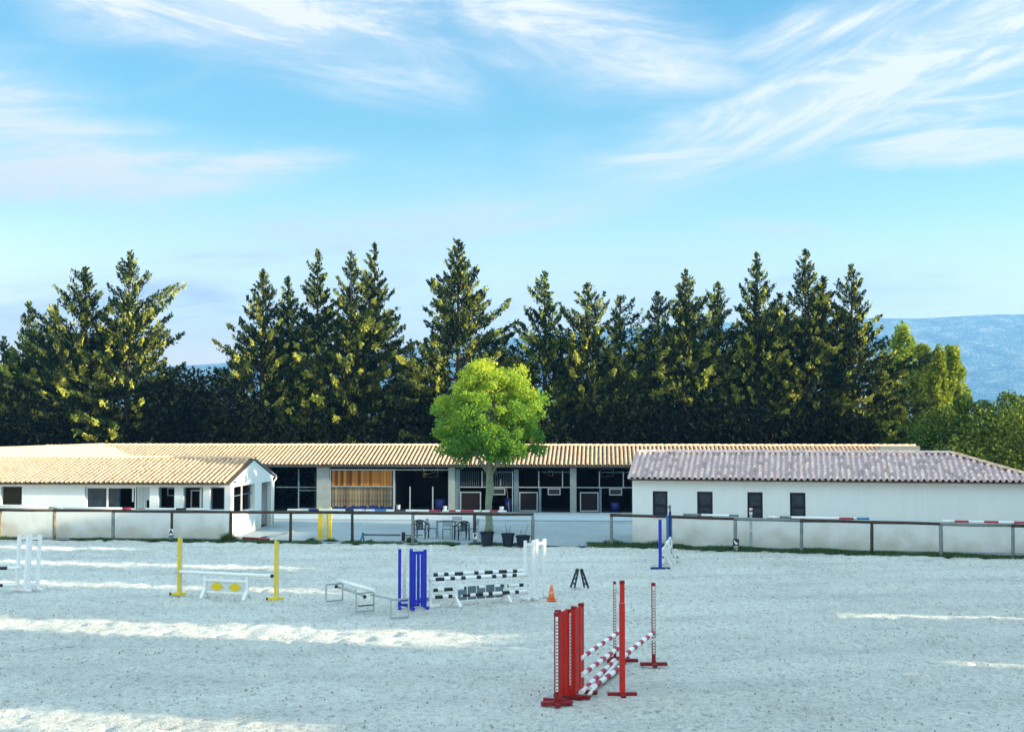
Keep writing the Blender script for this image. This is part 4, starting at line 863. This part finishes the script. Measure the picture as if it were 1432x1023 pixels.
# --- behind the fence
wing((-8.2, 56.7, 0), 0, 1.42, .46, M_YEL, 'yellow wing with pale panel standing behind the fence', M_PYEL, 2, M_YEL, False, None, .4, thick=.13, bars=(.1, .9))
r = stand((9.72, 52.6, 0), R_(8), 1.66, mat('pale_blue_grey_paint', (.40, .50, .53), .6, .4, 6), 'thin pale stand with red mark standing behind the right fence', None, .34, False, None, None, post_w=.085)
q = MB(); q.box(-.05, .05, -.055, .055, 1.40, 1.66); q.build('top_sleeve', M_WHITE, r); q = MB(); q.box(-.053, .053, -.058, .058, 1.50, 1.58); q.build('red_band', M_CRIM, r); q = MB(); q.box(-.07, .07, -.07, -.04, .72, .78); q.build('pole_cup', M_WHITE, r)
r = T(root('low_barrier', (-5.6, 56.3, 0)), 'low blue-grey rail on short supports lying behind the fence', 'barrier')
q = MB(); q.tube([(-.85, 0, .27), (.75, 0, .25)], .045, 10); q.build('rail', M_DGREY, r, smooth=True); q = MB(); q.tube([(.95, .0, .24), (1.7, .1, .24)], .03, 8); q.build('rail', M_DGREY, r, smooth=True)
q = MB(); q.beam((-1.0, -.12, 0), (-.86, .0, .36), .05); q.beam((-.86, .12, 0), (-.92, 0, .36), .05); q.build('support', M_SBLUE, r)
q = MB(); q.box(.80, .95, -.07, .07, 0, .38, bev=.01); q.build('support', M_BLACK, r)
pole((-12.05, 56.75, .10), (-10.35, 56.2, .06), [(1, W_), (3, M_DRED), (2, M_CRIM), (.6, W_)], 'dark red pole lying on the ground by the annex corner', .055)
pole((-11.1, 57.2, .05), (-9.9, 58.6, .22), [(2, M_DGREY), (1, M_FENCEG)], 'grey rough pole lying behind the fence near the annex corner', .05)

# plastic armchairs
def armchair(loc, rotz, label):
    r = T(root('plastic_armchair', loc, rotz), label, 'chair', 'dark plastic armchairs behind the fence')
    q = MB(); q.box(-.22, .22, -.22, .22, .40, .43, bev=.01); q.build('seat', M_PLASTIC, r)
    q = MB()
    for k in range(5): x = -.13 + k * .065; q.add([(x - .022, .235, .43), (x + .022, .235, .43), (x + .030, .29, .80), (x - .030, .29, .80), (x - .022, .25, .43), (x + .022, .25, .43), (x + .030, .305, .80), (x - .030, .305, .80)], [(0, 1, 2, 3), (7, 6, 5, 4), (0, 4, 5, 1), (3, 2, 6, 7), (0, 3, 7, 4), (1, 5, 6, 2)])
    q.build('backrest', M_PLASTIC, r)
    q = MB(); pts = [(-.29, -.22, .62), (-.30, .0, .64), (-.27, .2, .70), (-.19, .29, .80), (0, .31, .85), (.19, .29, .80), (.27, .2, .70), (.30, .0, .64), (.29, -.22, .62)]; q.tube(pts, .028, 8); q.build('arm_hoop', M_PLASTIC, r, smooth=True)
    for x, y, x2, y2 in ((-.27, -.25, -.29, -.22), (.27, -.25, .29, -.22)):
        q = MB(); q.tube([(x, y, 0), (x * .98, y + .01, .42), (x2, y2, .62)], [.026, .032, .03], 8); q.build('leg', M_PLASTIC, r, smooth=True)
    for x in (-.24, .24):
        q = MB(); q.tube([(x * 1.05, .27, 0), (x, .24, .42), (x * 1.05, .22, .68)], [.026, .032, .028], 8); q.build('leg', M_PLASTIC, r, smooth=True)
    return r
armchair((-4.03, 57.5, 0), R_(168), 'dark plastic armchair, left one, just right of the black support')
armchair((-2.19, 56.7, 0), R_(200), 'dark plastic armchair, right one, in front of the slim metal chairs')
def metal_chair(loc, rotz, label):
    r = T(root('metal_chair', loc, rotz), label, 'chair', 'slim blue-grey metal garden chairs')
    m = M_DGREY; q = MB()
    for k in range(5): q.box(-.2, .2, -.2 + k * .085, -.2 + k * .085 + .05, .43, .445)
    q.build('seat', m, r)
    q = MB()
    for k in range(4): q.box(-.2, .2, .215 + .01 * k, .235 + .01 * k, .58 + k * .075, .62 + k * .075)
    q.build('backrest', m, r)
    for s in (-1, 1):
        q = MB(); q.tube([(s * .21, -.24, 0), (s * .21, -.18, .43), (s * .21, .2, .43), (s * .21, .26, .88)], .012, 6); q.build('leg', m, r, smooth=True)
        q = MB(); q.tube([(s * .21, .30, 0), (s * .21, .16, .43)], .012, 6); q.build('leg', m, r, smooth=True)
    return r
mc = [((-3.55, 57.7, 0), R_(80), 'slim metal garden chair at the left of the garden table'), ((-2.85, 57.2, 0), R_(186), 'slim metal garden chair in front of the garden table'),
      ((-2.55, 58.8, 0), R_(-10), 'slim metal garden chair behind the garden table'), ((-1.75, 57.5, 0), R_(-75), 'slim metal garden chair near the letter board, right of the armchair')]
for a in mc: metal_chair(*a)
r = T(root('garden_table', (-2.95, 58.0, 0)), 'slim blue-grey metal garden table behind the fence', 'table')
q = MB()
for k in range(9): q.box(-.45, .45, -.45 + k * .1, -.45 + k * .1 + .075, .71, .73)
q.build('top', M_DGREY, r)
for sx in (-1, 1):
    for sy in (-1, 1): q = MB(); q.tube([(sx * .42, sy * .42, 0), (sx * .40, sy * .40, .71)], .017, 6); q.build('leg', M_DGREY, r)

# pots
def pot(x, y, rad, h, label, stems):
    r = T(root('plant_pot', (x, y, 0)), label, 'plant pot', 'dark plant pots in front of the fence')
    q = MB(); q.tube([(0, 0, 0), (0, 0, h - .07), (0, 0, h - .07), (0, 0, h), (0, 0, h), (0, 0, h - .06)], [rad * .74, rad * .94, rad * 1.02, rad * 1.05, rad * .95, rad * .9], 18); q.build('pot', M_PLASTIC, r, smooth=False)
    q = MB(); q.tube([(0, 0, h - .08), (0, 0, h - .05)], rad * .9, 14); q.build('soil', M_SOIL, r)
    p = T(root('potted_plant', (x, y, h - .05)), ['small sparse plant in the pot below the tree trunk', 'thin two-stemmed plant in the middle pot', 'thin plant in the pot beside the fence end post'][0 if x < -1 else 1 if x < 0 else 2], 'plant', 'sparse plants in the pots')
    st = MB(); lf = MB()
    for s in stems:
        hh, dx = s; pts = [(dx * .2, 0, 0), (dx * .7, .02, hh * .5), (dx, 0, hh)]; st.tube(pts, [.012, .009, .006], 5)
        for k in range(7):
            t = rnd.uniform(.45, 1.02); c = Vector((dx * t, rnd.uniform(-.02, .02), hh * t)); d = Vector((rnd.uniform(-1, 1), rnd.uniform(-1, 1), rnd.uniform(-.2, .8))).normalized() * .06; e = d.cross(Vector((0, 0, 1))).normalized() * .022
            lf.add([c, c + d * .6 + e, c + d * 1.3, c + d * .6 - e], [(0, 1, 2, 3)], 0, rnd.random())
    st.build('stem', M_BARK, p); lf.build('leaves', M_LEAF, p)
pot(-1.04, 54.0, .30, .58, 'dark plant pot, leftmost of three, in line with the tree trunk', [(.12, -.1), (.25, .12), (.30, .30)])
pot(-.17, 53.95, .28, .52, 'dark plant pot, middle one of three', [(.42, -.12), (.36, .1)])
pot(.46, 53.9, .31, .44, 'wide dark plant pot, rightmost of three, beside the fence end post', [(.50, .22), (.2, -.1)])

# ------------------------------------------------------------------ foliage generators
def leaf_quads(C, size, rs, dirs=None, aspect=.42, dirmix=.6):
    n = len(C); d = rs.normal(size=(n, 3)); d /= np.linalg.norm(d, axis=1)[:, None]
    if dirs is not None:
        d = d * (1 - dirmix) + dirs * dirmix; d /= np.linalg.norm(d, axis=1)[:, None] + 1e-9
    u = rs.normal(size=(n, 3)); u -= (u * d).sum(1)[:, None] * d; u /= np.linalg.norm(u, axis=1)[:, None] + 1e-9
    s = size * rs.uniform(.6, 1.35, n); a = d * (s * .5)[:, None]; b = u * (s * aspect * .5)[:, None]
    V = np.stack([C - a, C + b - a * .1, C + a, C - b - a * .1], 1).reshape(-1, 3); F = np.arange(n * 4).reshape(n, 4); return V, F
def conifer(seed, H, Rb, top_sparse=.55, dens=1.0, lean=0.0, size=.30, low=.04, taper=.80, droop=0.0, clump=1.0):
    rs = np.random.RandomState(seed); nb = int(H * 17 * dens); C = []; Dm = []; var = []; SZ = []
    bt = MB(); tops = [(0., 0., H)]
    if rs.rand() < .5: tops.append((rs.uniform(-.9, .9), rs.uniform(-.5, .5), H * rs.uniform(.80, .92)))
    lobes = rs.uniform(0, 6.28, 6); lobz = rs.uniform(.1, .9, 6)
    for i in range(nb):
        t = low + (1 - low) * (i + rs.rand()) / nb; t = min(t, .985); z = t * H; az_ = i * 2.399 + rs.uniform(-.5, .5)
        hb = (1 - t) * H; prof = min(1.0, (.10 + taper * hb) / Rb) * (.75 + .25 * min(1, t / .12)); prof = prof if prof < .85 else .85 + .15 * rs.rand()
        lob = max(.45, 1 + .25 * clump * sum(math.cos(az_ - lobes[k]) * math.exp(-((t - lobz[k]) / .09) ** 2) for k in range(6)))
        Lb = Rb * prof * lob * rs.uniform(.60, 1.10)
        if hb < 5:
            if rs.rand() < .38: continue
            Lb *= 1.18
        if rs.rand() < .10: Lb *= 1.22
        elev = R_(-12 + 50 * t ** 1.5 + rs.uniform(-12, 12)); d0 = np.array([math.cos(az_) * math.cos(elev), math.sin(az_) * math.cos(elev), math.sin(elev)])
        base = np.array([lean * z, 0, z]); up = np.array([0, 0, 1.])
        nl = int((10 if hb < 3 else 16) + Lb * 52); SZ.append(np.full(nl, .60 + .40 * min(1, hb / 5)))
        u = rs.uniform(.08 if t > .6 else .22, 1.0, nl) ** .8
        P0 = base + d0 * (Lb * u)[:, None] + up * (.20 * Lb * u ** 2 * (.6 + t))[:, None]
        spread = (.035 + .13 * min(Lb, 2.6) * .62 * (1.06 - u))[:, None] * np.array([1, 1, .8])
        P0 = P0 + rs.normal(size=(nl, 3)) * spread
        hang = droop * rs.rand(nl) ** 2 * np.clip(Lb * .3, 0, .6); P0[:, 2] -= hang
        C.append(P0); hg = rs.rand(nl) < droop * .7
        dd = np.where(hg[:, None], np.array([0, 0, -1.]) + d0 * .3, d0 * .8 + up * .45); dd = dd / np.linalg.norm(dd, axis=1)[:, None]; Dm.append(dd)
        vb = rs.choice([.12, .32, .55, .92], p=[.28, .30, .24, .18], size=7)[(u * 6.9).astype(int)]; var.append(np.clip(rs.normal(vb, .10, nl) + .22 * (u - .65), 0, 1))  # yellow and near-black tufts: sunlit and shaded foliage put into the colour
        if Lb > .9 and i % 3 == 0: bt.tube([base, base + d0 * Lb * .55, base + d0 * Lb * .85 + up * .1 * Lb], [.05, .03, .012], 4, cap=False)
    nt = 40; C.append(np.stack([rs.normal(size=nt) * .05, rs.normal(size=nt) * .05, H - rs.rand(nt) ** 1.5 * .9], 1)); Dm.append(np.tile([0, 0, 1.], (nt, 1))); var.append(np.full(nt, .4)); SZ.append(np.full(nt, .55))
    C = np.concatenate(C); Dm = np.concatenate(Dm); var = np.concatenate(var)
    V, F = leaf_quads(C, size * np.concatenate(SZ), rs, Dm, .42, .62)
    tb = MB(); tb.tube([(lean * H * k / 6 + rs.uniform(-.04, .04), rs.uniform(-.04, .04), H * .98 * k / 6) for k in range(7)], [.26, .23, .19, .15, .11, .06, .02], 8)
    return V, F, var, tb, bt
def put_tree(name, label, cat, group, x, y, V, F, var, tb, bt, m, bark=M_BARK):
    r = T(root(name, (x, y, -.05)), label, cat, group)
    tb.build('trunk', bark, r, smooth=True)
    if bt.v: bt.build('branches', bark, r)
    o = link('crown', npmesh('crown', V, F, m, var), r); return r
def wx(px, y): return (px - 716) / 1800 * y
def wz(py, y): return 5 + (595 - py) / 1800 * y

CG = 'tall dark conifers in the row behind the barn'
CON = [  # px, tip py, depth, base radius, label, lean, taper
 (38, 420, 88, 2.3, 'narrow conifer at the far left end of the row', .0, .8),
 (4, 470, 90, 2.6, 'conifer cut by the left edge of the picture', 0, .7),
 (75, 425, 90, 2.4, 'conifer with ragged top second from the far left', 0, .6),
 (117, 372, 86, 3.1, 'broad loose conifer left of the far-left tall pointed one', 0, .5),
 (178, 350, 85, 3.2, 'tall pointed conifer with yellow-lit loose branches, rightmost of the left clump', 0, .62),
 (366, 375, 87, 3.0, 'conifer with slanting left flank, first right of the open gap', -.0, .72),
 (402, 385, 89, 2.1, 'slim conifer between the slanting one and the tall dark one', 0, .8),
 (443, 347, 87, 2.7, 'tall dark narrow conifer left of the twin-topped pair', 0, .85),
 (490, 350, 86, 2.5, 'tall conifer, left one of the close twin pair', 0, .78),
 (523, 338, 88, 3.0, 'tall conifer, right one of the close twin pair', 0, .85),
 (574, 474, 90, 2.6, 'low conifer filling the dip left of the isolated broad one', 0, .7),
 (604, 486, 91, 2.2, 'low conifer against the left flank of the isolated broad one', 0, .8),
 (706, 466, 90, 2.4, 'low conifer behind the top right of the leafy tree', 0, .7),
 (230, 500, 90, 2.2, 'low conifer at the right foot of the left clump', 0, .7),
 (640, 333, 86, 3.3, 'tall broad isolated conifer right behind the green leafy tree', 0, .66),
 (762, 378, 87, 3.1, 'conifer with bent tip first to the right of the leafy tree', 0, .75),
 (822, 395, 86, 2.7, 'bushy pointed conifer, second to the right of the leafy tree', 0, .62),
 (868, 412, 88, 2.6, 'shorter conifer with forked top right of the bushy one', 0, .55),
 (920, 407, 88, 2.4, 'short blunt conifer left of the middle-right pointed one', 0, .55),
 (960, 375, 86, 2.5, 'pointed conifer in the middle of the right group', 0, .74),
 (1005, 393, 88, 2.3, 'conifer with yellowish top left of the thin-tipped one', 0, .6),
 (1060, 352, 86, 2.9, 'thin-tipped tall conifer with lit right shoulder', 0, .8),
 (1092, 410, 88, 2.3, 'shorter yellow-lit conifer at the right shoulder of the thin-tipped one', 0, .5),
 (1128, 347, 86, 2.7, 'tallest dark conifer of the right group', 0, .72),
 (1153, 385, 88, 2.2, 'conifer close against the right side of the tallest dark one', 0, .7),
 (1192, 368, 86, 2.6, 'last tall conifer at the right end of the row', 0, .68),
 (1235, 480, 92, 1.6, 'small dark conifer between the row and the lime-green trees', 0, .9),
]
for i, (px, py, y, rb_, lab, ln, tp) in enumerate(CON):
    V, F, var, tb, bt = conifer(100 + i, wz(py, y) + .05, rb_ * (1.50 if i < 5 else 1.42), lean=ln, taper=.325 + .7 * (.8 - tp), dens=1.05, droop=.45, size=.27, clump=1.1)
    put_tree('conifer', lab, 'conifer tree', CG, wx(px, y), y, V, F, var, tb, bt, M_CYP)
# the stray leafy limb on the far-left tree is in its crown; dark bushes close the gaps low down
def bush(seed, Rx, Ry, Hh, n, size, lobes=9, bottom=.05):
    rs = np.random.RandomState(seed); C = []
    cx_ = rs.uniform(-.85, .85, lobes); cs = np.stack([cx_ * Rx, rs.uniform(-.6, .6, lobes) * Ry, Hh * rs.uniform(.2, .84, lobes) * (1 - .42 * np.abs(cx_) ** 1.6)], 1); rr = rs.uniform(.28, .5, lobes) * min(Rx, Hh)
    for c, q in zip(cs, rr):
        k = n // lobes; d = rs.normal(size=(k, 3)); d /= np.linalg.norm(d, axis=1)[:, None]; P0 = c + d * (q * rs.uniform(.55, 1.08, k))[:, None] * np.array([1, 1, 1.0]); C.append(P0)
    C = np.concatenate(C); C = C[C[:, 2] > bottom]; C[:, 2] = np.minimum(C[:, 2], Hh * (1 + .03 * rs.rand(len(C))))
    V, F = leaf_quads(C, size, rs, None, .55); var = np.clip(rs.normal(.45, .2, len(C)), 0, 1)
    tb = MB(); tb.tube([(0, 0, 0), (0, 0, Hh * .45)], [.12, .06], 7); return V, F, var, tb, MB()
BU = [(262, 498, 84, 4.2, 'dark bush filling the gap right of the left conifer clump'), (215, 518, 88, 4.2, 'dark bush under the right edge of the left conifer clump'), (310, 530, 83, 3.2, 'dark bush at the foot of the slanting conifer'),
      (580, 520, 84, 2.4, 'dark bush in the dip left of the broad isolated conifer'), (700, 520, 90, 3.0, 'dark bush behind the leafy green tree'), (60, 560, 82.5, 4.0, 'dark bush low behind the annex roof at left'), (480, 575, 83, 5.0, 'dark bush low behind the barn roof, left of centre'),
      (860, 560, 83, 5.0, 'dark bush low behind the barn roof, right of the leafy tree'), (1000, 555, 83, 4.5, 'dark bush low behind the barn under the middle-right conifers'), (1130, 560, 83, 4.5, 'dark bush low behind the barn under the tallest right conifer')]
for i, (px, py, y, rx, lab) in enumerate(BU):
    V, F, var, tb, bt = bush(300 + i, rx, 1.4, wz(py, y), 15000, .30, 26); put_tree('evergreen_bush', lab, 'bush', 'dark bushes behind the barn', wx(px, y), y, V, F, var, tb, bt, M_CYPD)
# lime green trees at right
def poplar(seed, H, Rb, n, size=.22, pw=1.0):
    rs = np.random.RandomState(seed); C = []; k = 60; bt = MB()
    for i in range(k):
        t = .10 + .88 * (i + rs.rand()) / k; a = rs.uniform(0, 6.28); prof = math.sin(math.pi * min(1, (1 - t) * .62 + .03) ) ** pw
        q = Rb * prof * rs.uniform(.25, .85); c = np.array([math.cos(a) * q, math.sin(a) * q * .8, t * H]); rr = Rb * rs.uniform(.16, .34) * (.5 + .5 * prof)
        m_ = n // k; d = rs.normal(size=(m_, 3)); d /= np.linalg.norm(d, axis=1)[:, None]; C.append(c + d * (rr * rs.rand(m_) ** .4)[:, None] * np.array([1, 1, 1.5]))
        if i % 3 == 0: bt.tube([(0, 0, max(.2, t * H - 1.2)), tuple(c)], [.05, .015], 4, cap=False)
    C = np.concatenate(C); C = C[C[:, 2] > .1]; V, F = leaf_quads(C, size, rs, None, .6); var = np.clip(rs.normal(.5, .2, len(C)), 0, 1)
    tb = MB(); tb.tube([(0, 0, 0), (0, 0, H * .5), (0, 0, H * .93)], [.2, .12, .02], 7); return V, F, var, tb, bt
PO = [(1264, 455, 100, 3.0, 'lime-green tree with small pointed top, leftmost of the bright trees', M_LIME), (1290, 482, 98, 2.9, 'broad lime-green tree behind the right roof ridge', M_LIME), (1240, 500, 97, 2.2, 'yellow-green leafy tree next to the last conifer', M_LIME),
      (1312, 486, 94, 2.2, 'darker green narrow tree between the two lime-green ones', M_LIME), (1334, 484, 97, 2.6, 'narrow lime-green tree, rightmost of the bright trees', M_LIME)]
for i, (px, py, y, rb_, lab, mm) in enumerate(PO):
    V, F, var, tb, bt = poplar(400 + i, wz(py, y), rb_, 11000, .26); put_tree('leafy_tree', lab, 'tree', 'lime-green trees right of the conifer row', wx(px, y), y, V, F, var, tb, bt, mm)
HB = [(1362, 520, 84, 2.3, 'dark green bush left of the hedge bushes at the right edge'), (1392, 512, 84, 2.8, 'dark green bush with lit top near the right edge'), (1426, 508, 83, 2.8, 'dark green bush cut by the right edge of the picture'), (1330, 560, 86, 3.2, 'dark green bush low behind the end of the right roof'), (1270, 572, 86, 3.4, 'dark green bush low behind the right roof ridge'), (1460, 520, 84, 2.6, 'dark green bush just past the right edge'), (1400, 560, 80, 4.0, 'low dark green bush behind the sloping end of the right roof')]
for i, (px, py, y, rx, lab) in enumerate(HB):
    V, F, var, tb, bt = bush(500 + i, rx, 1.8, wz(py, y), 9000, .24, 14); put_tree('hedge_bush', lab, 'bush', 'bushes behind the right roof', wx(px, y), y, V, F, var, tb, bt, M_HEDGE)

# the leafy tree in front of the barn
def leafy(seed):
    rs = np.random.RandomState(seed); C = []; bt = MB(); var = []
    k = 330; cz0, cz1 = 3.65, 7.85
    for i in range(k):
        t = rs.rand(); z = cz0 + (cz1 - cz0) * t
        half = 3.15 * max(.02, 1 - ((t - .30) / .74) ** 2) ** .75 if t > .30 else 3.15 * (.80 + .20 * t / .30)
        half = max(.3, half)
        a = rs.uniform(0, 6.28); q = half * math.sqrt(rs.uniform(.04, 1)) * rs.choice([.80, .88, .96]); c = np.array([math.cos(a) * q, math.sin(a) * q * .9, z + .25 * math.cos(a * 3)]); rr = rs.uniform(.18, .44)
        m_ = 190; d = rs.normal(size=(m_, 3)); d /= np.linalg.norm(d, axis=1)[:, None]; C.append(c + d * (rr * rs.rand(m_) ** .33)[:, None] * np.array([1.1, 1.1, .8]))
        v0 = .16 + .70 * t + rs.uniform(-.14, .14); var.append(np.clip(rs.normal(v0, .14, m_), 0, 1))  # leaves yellow upwards: the sunlit crown top is put into their colour
        if i % 5 == 0:
            m0 = np.array([.0, 0, 3.2 + t * 2.0]); bt.tube([m0, (m0 + c) / 2 + np.array([0, 0, .15]), c], [.05, .03, .01], 5, cap=False)
    C = np.concatenate(C) + rs.normal(size=(k * 190, 3)) * .06; V, F = leaf_quads(C, .115, rs, None, .7)
    tb = MB(); tb.tube([(0, 0, 0), (.02, 0, .5), (-.02, 0, 1.4), (.06, 0, 2.1), (.03, 0, 2.9), (0, 0, 3.8), (.05, 0, 5.6)], [.21, .17, .15, .19, .14, .12, .03], 12)
    tb.tube([(.03, 0, 2.6), (.5, .2, 3.5), (1.1, .4, 4.6)], [.09, .06, .02], 7); tb.tube([(.0, 0, 2.8), (-.6, .1, 3.7), (-1.2, -.2, 4.7)], [.09, .06, .02], 7)
    return V, F, np.concatenate(var), tb, bt
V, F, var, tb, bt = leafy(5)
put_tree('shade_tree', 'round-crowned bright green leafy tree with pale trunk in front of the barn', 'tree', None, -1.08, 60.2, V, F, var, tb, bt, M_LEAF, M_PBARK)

# unseen tree belt, its heights and holes shaped to cast shade and streaks
def belt():
    rs = np.random.RandomState(77); C = []
    gaps = [(13.1, 1.15, 9.4), (22.9, 1.5, 8.6), (30.9, .85, 9.8), (36.6, .9, 10.3), (41.9, .8, 12.6)]
    y = -30.
    X = 34.
    n = 150000; Y = rs.uniform(-32, 71, n); Hm = np.full(n, 16.0) + 1.2 * np.sin(Y * 2.3) + .8 * np.sin(Y * 5.1)
    Hm = np.where(Y > 44.6, 14.2, Hm); Hm = np.where(Y > 47.2, 11.0, Hm); Hm = np.where((Y > 52.0) & (Y < 57.5), 13.3 + .4 * np.sin(Y * 4), Hm); Hm = np.where(Y >= 57.5, 9.3 + .4 * np.sin(Y * 3), Hm)
    for c, w, h in gaps:
        ww = w * (1 + .2 * np.sin(rs.rand(n) * 6.28)); Hm = np.where(np.abs(Y - c) < ww, h, Hm)
    Z = rs.rand(n) ** .8 * Hm; XX = X + rs.normal(size=n) * .8 + 1.0
    keep = np.ones(n, bool)
    for b0, z0, db, dz in ((22.1, 6.2, .20, .35), (22.6, 7.2, .16, .22), (29.0, 6.5, .16, .3), (29.3, 5.9, .12, .35), (25.6, 5.2, .1, .15)): keep &= (((Y - b0) / (db + .31)) ** 2 + ((Z - z0) / (dz + .31)) ** 2) > 1
    XX, Y, Z = XX[keep], Y[keep], Z[keep]; n = len(Y)
    C = np.stack([XX, Y, Z], 1); V, F = leaf_quads(C, .62, rs, None, .8); return V, F, np.clip(rs.normal(.45, .2, n), 0, 1)
V, F, var = belt()
T(link('unseen_shade_belt', npmesh('unseen_shade_belt', V, F, M_CYPD, var)), 'unseen evergreen belt right of the arena, shaped to cast its shade', 'trees', None, 'stuff')

# ------------------------------------------------------------------ grass and weeds
def grass(name, label, pts, hmin, hmax, seed, w=.02):
    rs = np.random.RandomState(seed); P0 = np.array(pts); n = len(P0); a = rs.uniform(0, 6.28, n); h = rs.uniform(hmin, hmax, n) * (P0[:, 2] if P0.shape[1] > 2 else 1)
    d = np.stack([np.cos(a), np.sin(a), np.zeros(n)], 1); base = np.stack([P0[:, 0], P0[:, 1], np.full(n, -.02)], 1); ln = rs.normal(size=(n, 3)) * (h * .45)[:, None]; ln[:, 2] = 0
    tip = base + ln + np.array([0, 0, 1]) * h[:, None]; V = np.stack([base - d * w, base + d * w, tip + d * w * .3, tip - d * w * .3], 1).reshape(-1, 3)
    T(link(name, npmesh(name, V, np.arange(n * 4).reshape(n, 4), M_GRASS, np.clip(rs.normal(.4, .2, n), 0, 1))), label, 'grass', None, 'stuff')
rs = np.random.RandomState(3)
def strip(n, x0, x1, off, wd, clumpy=True):
    x = rs.uniform(x0, x1, n); c = vnoise(x + 50, x * 0 + 3, .8, 21); k = c > (.35 if clumpy else 0); x = x[k]; y = fence_y(x) + off + rs.normal(size=len(x)) * wd; return np.stack([x, y, .5 + c[k]], 1)
grass('grass', 'dark grass along the foot of the white annex wall and left fence', strip(7000, -26, -12, .10, .10), .04, .11, 1)
grass('grass', 'weeds along the foot of the middle fence', strip(6000, -12, .9, .16, .16), .03, .10, 2)
grass('grass', 'green grass strip at the foot of the right building', strip(26000, 3.2, 23, .32, .20, False), .05, .15, 4)
def tuft(cx, cy, r, n): a = rs.normal(size=(n, 2)) * r; return np.stack([cx + a[:, 0], cy + a[:, 1] * .6, np.clip(1.4 - np.hypot(a[:, 0], a[:, 1]) / r * .5, .3, 2)], 1)
for i, (x, y, r_, n, h, lab) in enumerate([(-12.3, 56.1, .22, 700, .36, 'dark weed tuft at the fence post by the annex corner'), (-8.7, 56.2, .16, 300, .17, 'weed tuft left of the yellow wing'), (-7.85, 56.1, .20, 350, .15, 'weed tuft right of the yellow wing'), (-4.35, 55.5, .16, 300, .28, 'weed tuft at the fence post by the black support'), (4.2, 54.1, .45, 900, .26, 'weed tuft at the first post of the right fence'), (5.9, 53.6, .3, 600, .26, 'dark weed tuft against the corner of the right building'), (-6.1, 55.6, .1, 120, .16, 'small weed tuft left of the low barrier')]):
    grass('weed_tuft', lab, tuft(x, y, r_, n), h * .5, h, 30 + i, .014)

# clods and small droppings scattered over the sand
cl = MB(); r2 = random.Random(12)
for _ in range(1400):
    y = 19 + 34 * r2.random() ** 1.3; x = r2.uniform(-.42, .42) * y; q = r2.uniform(.005, .016) * (1.5 if r2.random() < .05 else 1); a = r2.uniform(0, 3.14); z = .0
    pts = [(x + q * 1.6 * math.cos(a + k * 1.257) * r2.uniform(.7, 1.2), y + q * 1.6 * math.sin(a + k * 1.257) * r2.uniform(.7, 1.2), z - .02) for k in range(5)] + [(x + q * .7 * math.cos(a + k * 1.257), y + q * .7 * math.sin(a + k * 1.257), z + q * r2.uniform(.6, 1)) for k in range(5)]
    cl.add(pts, [(k, (k + 1) % 5, 5 + (k + 1) % 5, 5 + k) for k in range(5)] + [(5, 6, 7, 8, 9)], 0, r2.random())
T(cl.build('sand_clods', mat('damp_sand_clod', (.38, .36, .31), .95, .8, 14, color2=(.18, .17, .14))), 'small dark clods scattered over the arena sand', 'clods', None, 'stuff')

# ------------------------------------------------------------------ mountain range
xs = np.linspace(-3800, 3800, 240); D0 = 4200.
pxs = 716 + 1800 * xs / D0; top = np.interp(pxs, [-900, 0, 250, 420, 570, 690, 850, 1000, 1205, 1300, 1432, 1700, 2400], [560, 520, 508, 500, 483, 472, 458, 450, 443.5, 441.5, 437, 430, 445])
Ht = 5 + (595 - top) / 1800 * D0; nv = 44; v = np.linspace(0, 1, nv)
Xm = np.repeat(xs, nv).reshape(-1, nv); Vv = np.tile(v, (len(xs), 1)); prof = np.where(Vv < .8, (Vv / .8) ** 1.25, 1 - (Vv - .8) * .1)
rid = vnoise(Xm + 9000, Vv * 600, 240, 31) - .5 + .5 * (vnoise(Xm + 9000, Vv * 600, 95, 32) - .5)
Zm = Ht[:, None] * np.clip(prof + rid * .26 * np.sin(np.pi * np.clip(Vv / .86, 0, 1)), 0, 1.0) - 3; Ym = D0 - 1300 * (1 - Vv / .8) + rid * 160 * (1 - Vv)
Vm = np.stack([Xm, Ym, Zm], -1).reshape(-1, 3); i = np.arange(len(xs) - 1)[:, None] * nv + np.arange(nv - 1)[None]; Fm = np.stack([i, i + nv, i + nv + 1, i + 1], -1).reshape(-1, 4)
T(link('mountain', npmesh('mountain', Vm, Fm, M_MTN, smooth=True)), kind='structure')

# ------------------------------------------------------------------ air
hz = MB(); hz.box(-6000, 6000, -600, 6500, -1.5, 450)
hm = bpy.data.materials.new('haze_air'); hm.use_nodes = True; t = hm.node_tree; t.nodes.clear()
o_ = N(t, 'ShaderNodeOutputMaterial'); pv = N(t, 'ShaderNodeVolumePrincipled'); pv.inputs['Color'].default_value = (.155, .43, .85, 1); pv.inputs['Density'].default_value = 3.0e-4; pv.inputs['Anisotropy'].default_value = .2
L(t, pv.outputs[0], o_.inputs['Volume'])
T(hz.build('haze', hm), kind='stuff')
